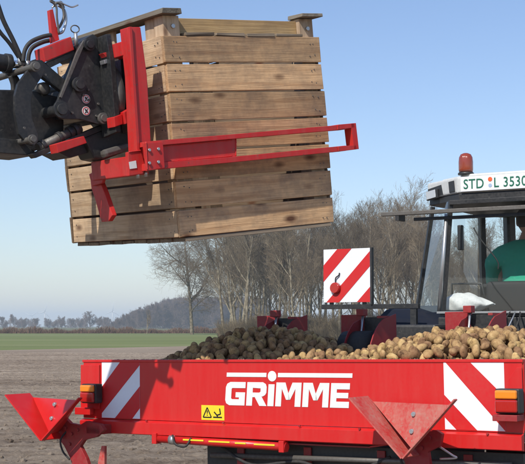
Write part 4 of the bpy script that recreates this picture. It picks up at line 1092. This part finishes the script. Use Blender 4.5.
def grow_tree(seed, height, trunk_r, spread, split_h, levels=4, dens=1.0, up=.25, tw=.013, lean=0):
    rd = random.Random(seed); thick, thin = [], []
    def branch(p, d, length, r, lvl):
        n = 5 if lvl < 2 else 4 if lvl == 2 else 3
        sl = length / n; pts = [p]; cur = p; dd = d
        for i in range(n):
            dd = (dd + Vector((rd.gauss(0, 1), rd.gauss(0, 1), rd.gauss(0, 1))) * (.045 + .03 * lvl) + Vector((0, 0, up * (.16 if lvl else 0)))).normalized()
            nx = cur + dd * sl; ra = r * (1 - .62 * i / n); rb = r * (1 - .62 * (i + 1) / n)
            (thick if lvl <= 1 else thin).append((cur, nx, max(ra, tw * .6), max(rb, tw * .5)))
            cur = nx; pts.append(cur)
            if lvl < levels:
                nc = {0: 3, 1: 3, 2: 3, 3: 3}.get(lvl, 2)
                if lvl == 0 and i + 1 < n * split_h: nc = 0
                if lvl > 0 and i == 0: nc = 1
                nc = int(nc * dens + rd.random())
                for c in range(nc):
                    ang = rd.uniform(0, 2 * math.pi); el = rd.uniform(.45, 1.0) * spread
                    sd = dd.orthogonal().normalized(); sd = Matrix.Rotation(ang, 3, dd) @ sd
                    nd = (dd * math.cos(el) + sd * math.sin(el)).normalized()
                    fr = length * rd.uniform(.42, .66) * (1.1 - .45 * i / n if lvl else 1.0 - .35 * (i / n))
                    q_ = pts[-2].lerp(pts[-1], rd.random())
                    branch(q_, nd, fr, max(r * (1 - .6 * i / n) * rd.uniform(.38, .6), tw * .7), lvl + 1)
    branch(Vector((0, 0, -.1)), Vector((lean, 0, 1)).normalized(), height * .78, trunk_r, 0)
    return thick, thin
def tree_thing(name, label, cat, seed, group=None, **k_):
    thick, thin = grow_tree(seed, **k_)
    t = thing(name, label, cat, None, group)
    for nm, sg, mt, sd in (('trunk', thick, BARK, 6), ('crown', thin, TWIG, 3)):
        o = bpy.data.objects.new(nm, seg_mesh(sg, nm, mt, sd)); COL.objects.link(o); o.parent = t
    return t, (thick, thin)
def place(x, y, s=1., rz=0., z=0.): return Matrix.Translation((x, y, z)) @ Matrix.Rotation(rz, 4, 'Z') @ Matrix.Diagonal((s, s, s, 1))
# the lone broad tree left of the row
oak, _ = tree_thing('oak_tree', 'lone broad bare tree standing left of the tree row at the field edge', 'tree', 11, height=24, trunk_r=.42, spread=1.25, split_h=.28, levels=4, dens=1.05, up=.06, tw=.018)
p = at(192, 334, 262); oak.matrix_world = place(p.x, 262, 1.0, .6)
protos = []
GR = 'bare trees in the row behind the tractor'
for sd, hh, sp_, sh in ((21, 19, .72, .42), (34, 17.5, .80, .34), (57, 18.5, .68, .5), (63, 17, .85, .30)):
    t, _ = tree_thing('bare_tree', 'tall bare grey-brown tree in the dense row across the field behind the tractor', 'tree', sd, GR, height=hh, trunk_r=.25, spread=sp_, split_h=sh, levels=4, dens=.76, up=.42, tw=.017)
    protos.append(t)
rd = random.Random(5); spots = []
for i in range(25):
    px = 222 + i * 14.5 + rd.uniform(-6, 6); Y = 168 - i * 1.1 + rd.uniform(-10, 10)
    spots.append((px, Y, rd.uniform(.82, 1.06) * (1.0 if px > 300 else .92)))
for i in range(76):
    px = 236 + (i % 36) * 10 + rd.uniform(-8, 8); spots.append((px, (198 if i < 34 else 235) + rd.uniform(-14, 22), rd.uniform(.95, 1.2) * (1.06 if 330 < px < 440 else .96)))
for i, (px, Y, s) in enumerate(spots):
    if px > 428: s *= .78
    elif px > 415: s *= .92
    p = at(px, 340, Y); M_ = place(p.x, Y, s, rd.uniform(0, 6.28))
    if i < 4: protos[i].matrix_world = M_
    else: dup(protos[i % 4], M_)
# shrubs at the foot of the row
def shrub_segs(seed, n=260, h=3.2, w=1.6):
    rd_ = random.Random(seed); out = []
    for _ in range(n):
        a_ = rd_.uniform(0, 6.28); r_ = rd_.random() ** .5 * w * .6; p = Vector((math.cos(a_) * r_, math.sin(a_) * r_, 0))
        d = Vector((math.cos(a_) * r_ * .35 + rd_.gauss(0, .2), math.sin(a_) * r_ * .35 + rd_.gauss(0, .2), 1)).normalized(); L_ = h * rd_.uniform(.45, 1.)
        for k_ in range(4):
            q_ = p + d * L_ / 4; out.append((p, q_, .022 - .004 * k_, .018 - .004 * k_))
            for c in range(2):
                e_ = (d + Vector((rd_.gauss(0, .6), rd_.gauss(0, .6), rd_.gauss(0, .3)))).normalized(); m_ = p.lerp(q_, rd_.random()); out.append((m_, m_ + e_ * L_ * .22, .012, .006))
            p = q_; d = (d + Vector((rd_.gauss(0, .12), rd_.gauss(0, .12), 0))).normalized()
    return out
shr = []
for sd in (3, 4, 5):
    o = bpy.data.objects.new('leafless_shrub', seg_mesh(shrub_segs(sd), 'leafless_shrub', SHRUB, 3)); COL.objects.link(o)
    tag(o, 'leafless yellow-brown shrub at the foot of the bare tree row', 'shrub', 'shrubs along the tree row'); shr.append(o)
for i in range(66):
    px = 222 + (i % 36) * 9 + (3 if i > 36 else 0) + rd.uniform(-4, 4); Y = (158 if i % 2 else 176) + rd.uniform(-6, 6); p = at(px, 340, Y); M_ = place(p.x, Y, rd.uniform(.5, 1.25) * (.7 if px < 250 else 1), rd.uniform(0, 6.28))
    if i < 3: shr[i].matrix_world = M_
    else: c_ = shr[i % 3].copy(); COL.objects.link(c_); c_.matrix_world = M_
# distant tree line on the left
fp = []
for sd in (71, 72, 73):
    t, (tk, tn) = tree_thing('distant_tree', 'small hazy tree on the far horizon line', 'tree', sd, 'hazy trees along the horizon', height=15, trunk_r=.4, spread=1.0, split_h=.2, levels=3, dens=1.1, up=.1, tw=.085)
    for c_ in t.children: c_.data.materials[0] = FARTW
    fp.append(t)
far = [(3, 930, .9), (14, 950, 1.05), (24, 960, .85), (36, 940, .8), (48, 1000, .75), (62, 940, .95), (72, 980, .8), (90, 930, 1.25), (99, 930, .95), (106, 960, .9), (118, 970, .75), (81, 1000, .8), (-8, 940, 1.1), (-20, 900, 1.1), (55, 980, .7)] + [(rd.uniform(-20, 118), rd.uniform(1050, 1300), rd.uniform(.45, 1.0)) for _ in range(34)]
for i, (px, Y, s) in enumerate(far):
    p = at(px, 328, Y); M_ = place(p.x, Y, s * .66, rd.uniform(0, 6))
    if i < 3: fp[i].matrix_world = M_
    else: dup(fp[i % 3], M_)
# thin lone tree at the hedge
t, _ = tree_thing('young_tree', 'thin young tree standing alone by the far hedge', 'tree', 91, height=5.4, trunk_r=.11, spread=.5, split_h=.4, levels=2, dens=.8, up=.4, tw=.03)
p = at(147, 333, 285); t.matrix_world = place(p.x, 285)
# far-off wood on the rise
me_src = [c_ for c_ in fp[0].children if c_.name.startswith('crown')][0].data
def arr(me): 
    v = np.zeros(len(me.vertices) * 3); me.vertices.foreach_get('co', v); l = np.zeros(len(me.loops), dtype=np.int32); me.loops.foreach_get('vertex_index', l); return v.reshape(-1, 3), l.reshape(-1, 4)
srcs = [arr([c_ for c_ in f_.children if c_.name.startswith('crown')][0].data) for f_ in fp]
VS, FS, off = [], [], 0
for i in range(150):
    px = 112 + 150 * (i / 150) + rd.uniform(-4, 4); Y = 860 + rd.uniform(-40, 120)
    top = 322 - 24 * min(1, max(0, (px - 112) / 62)) ** .8 + rd.uniform(-1, 1.5)
    hh = (326 - top) / 1230 * Y + 1.8; s = hh / 15.5; x = (px - CX) / 1230 * Y
    v, f = srcs[i % 3]; a_ = rd.uniform(0, 6); ca, sa = math.cos(a_), math.sin(a_)
    vv = np.stack([v[:, 0] * ca - v[:, 1] * sa, v[:, 0] * sa + v[:, 1] * ca, v[:, 2]], 1) * [s * .8, s * .8, s] + [x, Y, 0]
    VS.append(vv); FS.append(f + off); off += len(vv)
VS = np.concatenate(VS); FS = np.concatenate(FS)
me = bpy.data.meshes.new('far_wood'); me.vertices.add(len(VS)); me.vertices.foreach_set('co', VS.reshape(-1)); me.loops.add(len(FS) * 4); me.loops.foreach_set('vertex_index', FS.reshape(-1).astype(np.int32)); me.polygons.add(len(FS)); me.polygons.foreach_set('loop_start', np.arange(0, len(FS) * 4, 4, dtype=np.int32)); me.polygons.foreach_set('loop_total', np.full(len(FS), 4, dtype=np.int32)); me.update(calc_edges=True); me.materials.append(FARTW)
o = bpy.data.objects.new('far_wood', me); COL.objects.link(o); tag(o, 'hazy brown wood on the horizon behind the lone broad tree', 'wood', kind='stuff')
# hedge line
rd = random.Random(9); sg = []
for i in range(9000):
    x = rd.uniform(-105, 40); y = 296 + (x + 90) * .12 + rd.uniform(-.8, .8); h = rd.uniform(.5, 1.35) * (1 + .25 * math.sin(x * .3) + .2 * math.sin(x * 1.1))
    sg.append((Vector((x, y, 0)), Vector((x + rd.gauss(0, .4), y + rd.gauss(0, .3), h)), .05, .03))
o = bpy.data.objects.new('hedge', seg_mesh(sg, 'hedge', bark_mat('hedge_twigs', (.13, .075, .05), (.20, .12, .08), .2), 3)); COL.objects.link(o)
tag(o, 'low reddish-brown hedge along the far side of the green field', 'hedge')
# wind turbines
def turbine(px, py, Y, ang, label):
    Y *= .6; p = at(px, 326, Y); hub = at(px, py, Y).z
    t = thing('wind_turbine', label, 'wind turbine', place(p.x, Y), 'wind turbines on the horizon')
    MB().tube([(0, 0, 0), (0, 0, hub)], [1.8, 1.1], 14).build('tower', ROOFM, t)
    MB().box((-1.1, -1.8, hub - 1.), (1.1, 4, hub + 1.1)).build('nacelle', WHITE, t, .25)
    for k_ in range(3):
        a_ = ang + k_ * 2 * math.pi / 3; d = Vector((math.sin(a_), 0, math.cos(a_)))
        MB().tube([Vector((0, -2.4, hub)), Vector((0, -2.4, hub)) + d * 5, Vector((0, -2.4, hub)) + d * 20], [.7, 1.1, .25], 8).build('blade', ROOFM, t)
turbine(44.5, 312, 5000, .3, 'white wind turbine on the horizon, middle one of three at the left')
turbine(31.5, 316, 5400, 1.0, 'small white wind turbine on the horizon, leftmost of the three')
turbine(112.5, 311, 5000, .1, 'white wind turbine rising just left of the far wood')
# ================================================================== GROUND
crumbs.data.materials.append(SOIL)
g = MB(); g.add([(-4500, -300, -.012), (4500, -300, -.012), (4500, 6500, -.012), (-4500, 6500, -.012)], [(0, 1, 2, 3)]); structure(g.build('far_fields', FARG))
# ploughed soil: fine clods near the machine, flat sheet behind
nx, ny = 460, 1000
Uu = np.linspace(0, 1, nx); Yv = 6 + (np.linspace(0, 1, ny) ** 1.5) * 77
def vnoise(x, y, seed):
    r_ = np.random.default_rng(seed); T_ = r_.random((256, 256)); xi, yi = np.floor(x).astype(int), np.floor(y).astype(int); fx, fy = x - xi, y - yi
    fx = fx * fx * (3 - 2 * fx); fy = fy * fy * (3 - 2 * fy); g_ = lambda a, b: T_[a % 256, b % 256]
    return (g_(xi, yi) * (1 - fx) + g_(xi + 1, yi) * fx) * (1 - fy) + (g_(xi, yi + 1) * (1 - fx) + g_(xi + 1, yi + 1) * fx) * fy
GU, GY = np.meshgrid(Uu, Yv); XL_, XR_ = -(.245 * GY + 3.5), .13 * GY + 3.5; GX = XL_ + (XR_ - XL_) * GU
ca, sa = math.cos(R(9)), math.sin(R(9)); U = GX * ca + GY * sa; Vr = -GX * sa + GY * ca
hgt = .035 * vnoise(GX * 7, GY * 7, 1) ** 2 + .030 * vnoise(GX * 16, GY * 16, 2) + .03 * vnoise(U * .5, Vr * 2.6, 3) + .028 * (0.5 + .5 * np.sin(Vr * 2 * math.pi / .75 + 1.2 * vnoise(U * .3, Vr * .5, 5))) + .06 * np.clip(vnoise(GX * 9, GY * 9, 4) - .8, 0, 1) * 3
edge = np.minimum.reduce([np.clip((GX - XL_) / 1, 0, 1), np.clip((XR_ - GX) / 1, 0, 1), np.clip((GY - 6) / 1, 0, 1), np.clip((83 - GY) / 3, 0, 1)])
Zg = .002 + hgt * edge - .0 * edge
V3 = np.stack([GX, GY, Zg], -1).reshape(-1, 3); idx = np.arange(nx * ny).reshape(ny, nx)
F4 = np.stack([idx[:-1, :-1], idx[:-1, 1:], idx[1:, 1:], idx[1:, :-1]], -1).reshape(-1, 4)
me = bpy.data.meshes.new('ploughed_soil'); me.vertices.add(len(V3)); me.vertices.foreach_set('co', V3.reshape(-1)); me.loops.add(len(F4) * 4); me.loops.foreach_set('vertex_index', F4.reshape(-1).astype(np.int32)); me.polygons.add(len(F4)); me.polygons.foreach_set('loop_start', np.arange(0, len(F4) * 4, 4, dtype=np.int32)); me.polygons.foreach_set('loop_total', np.full(len(F4), 4, dtype=np.int32)); me.update(calc_edges=True); me.polygons.foreach_set('use_smooth', [True] * len(F4)); me.materials.append(SOIL)
o = bpy.data.objects.new('ploughed_soil', me); COL.objects.link(o); structure(o)
e0, e1 = at(0, 350.5, 1).copy(), at(200, 345.5, 1)
def gp(px, py): d = ray(px, py); return EYE + d * (-EYE.z / d.z)
a, c = gp(-60, 351.5), gp(215, 345.5); dd = c - a
A_, C_ = a - dd * 5, c + dd * 6
g = MB(); g.add([(-400, -100, -.004), (400, -100, -.004), (C_.x, C_.y, -.004), (A_.x, A_.y, -.004)], [(0, 1, 2, 3)]); structure(g.build('ploughed_field', SOIL))
g = MB(); g.add([(A_.x, A_.y, -.003), (C_.x, C_.y, -.003), (500, 420, -.003), (-500, 262, -.003)], [(0, 1, 2, 3)]); structure(g.build('green_field', GRASS))
# loose clods on the soil
me_c = []
mbv, mbf = [], []
ico = bmesh.new(); bmesh.ops.create_icosphere(ico, subdivisions=1, radius=1); iv = [v.co.copy() for v in ico.verts]; if_ = [tuple(v.index for v in f.verts) for f in ico.faces]; ico.free()
rd = random.Random(12)
for i in range(9000):
    Y = 9 + 42 * rd.random() ** 1.6; x = rd.uniform(-.24, .12) * Y * 1.0 + rd.uniform(-.5, .5); s = min(.055, .008 + rd.expovariate(1 / .011))
    o_ = len(mbv)
    for v in iv: mbv.append((x + v.x * s * rd.uniform(.7, 1.2), Y + v.y * s * rd.uniform(.7, 1.2), .055 + v.z * s * rd.uniform(.6, 1)))
    mbf += [tuple(a_ + o_ for a_ in f) for f in if_]
me = bpy.data.meshes.new('clods'); me.from_pydata(mbv, [], mbf); me.materials.append(SOIL)
o = bpy.data.objects.new('soil_clods', me); COL.objects.link(o); tag(o, 'loose dry clods scattered on the ploughed soil', 'soil clods', kind='stuff')

# ================================================================== AIR, LIGHT
hz = MB().box((-4600, -400, -1.1), (4600, 6600, 66)).build('haze', None); hz['kind'] = 'stuff'; hz['label'] = 'thin blue haze over the distant fields'; hz['category'] = 'haze'
m = bpy.data.materials.new('haze'); m.use_nodes = True; N = m.node_tree.nodes; N.clear(); out = N.new('ShaderNodeOutputMaterial'); pv = N.new('ShaderNodeVolumePrincipled')
pv.inputs['Color'].default_value = (.76, .87, 1, 1); pv.inputs['Density'].default_value = .00034; m.node_tree.links.new(pv.outputs[0], out.inputs['Volume']); hz.data.materials.append(m)

SUN_EL, SUN_AZ = 44, 28        # ray heading: degrees from +y towards +x
ray_d = Vector((math.sin(R(SUN_AZ)) * math.cos(R(SUN_EL)), math.cos(R(SUN_AZ)) * math.cos(R(SUN_EL)), -math.sin(R(SUN_EL))))
sl = bpy.data.lights.new('sun', 'SUN'); sl.energy = 4.8; sl.angle = R(.53); sl.color = (1, .95, .87)
so = bpy.data.objects.new('sun', sl); COL.objects.link(so); so.rotation_euler = ray_d.to_track_quat('-Z', 'Y').to_euler(); so.location = (-5, -10, 20)
w = bpy.data.worlds.new('World'); S.world = w; w.use_nodes = True; N = w.node_tree.nodes
sky = N.new('ShaderNodeTexSky'); sky.sky_type = 'NISHITA'; sky.sun_disc = False; sky.sun_elevation = R(SUN_EL)
sd_ = -ray_d; sky.sun_rotation = math.atan2(sd_.x, sd_.y)
sky.air_density = 1.15; sky.dust_density = .35; sky.ozone_density = 1.3; sky.altitude = 0
bg = N['Background']; bg.inputs['Strength'].default_value = .125; tint = N.new('ShaderNodeMix'); tint.data_type = 'RGBA'; tint.blend_type = 'MULTIPLY'; tint.inputs[0].default_value = 1; tint.inputs[7].default_value = (.89, .945, 1.13, 1)
w.node_tree.links.new(sky.outputs[0], tint.inputs[6]); w.node_tree.links.new(tint.outputs[2], bg.inputs[0])
S.view_settings.view_transform = 'Standard'; S.view_settings.look = 'None'; S.view_settings.gamma = 1; S.view_settings.exposure = 0; S.view_settings.use_curve_mapping = False
S.cycles.max_bounces = 6; S.cycles.transparent_max_bounces = 16; S.cycles.volume_bounces = 1
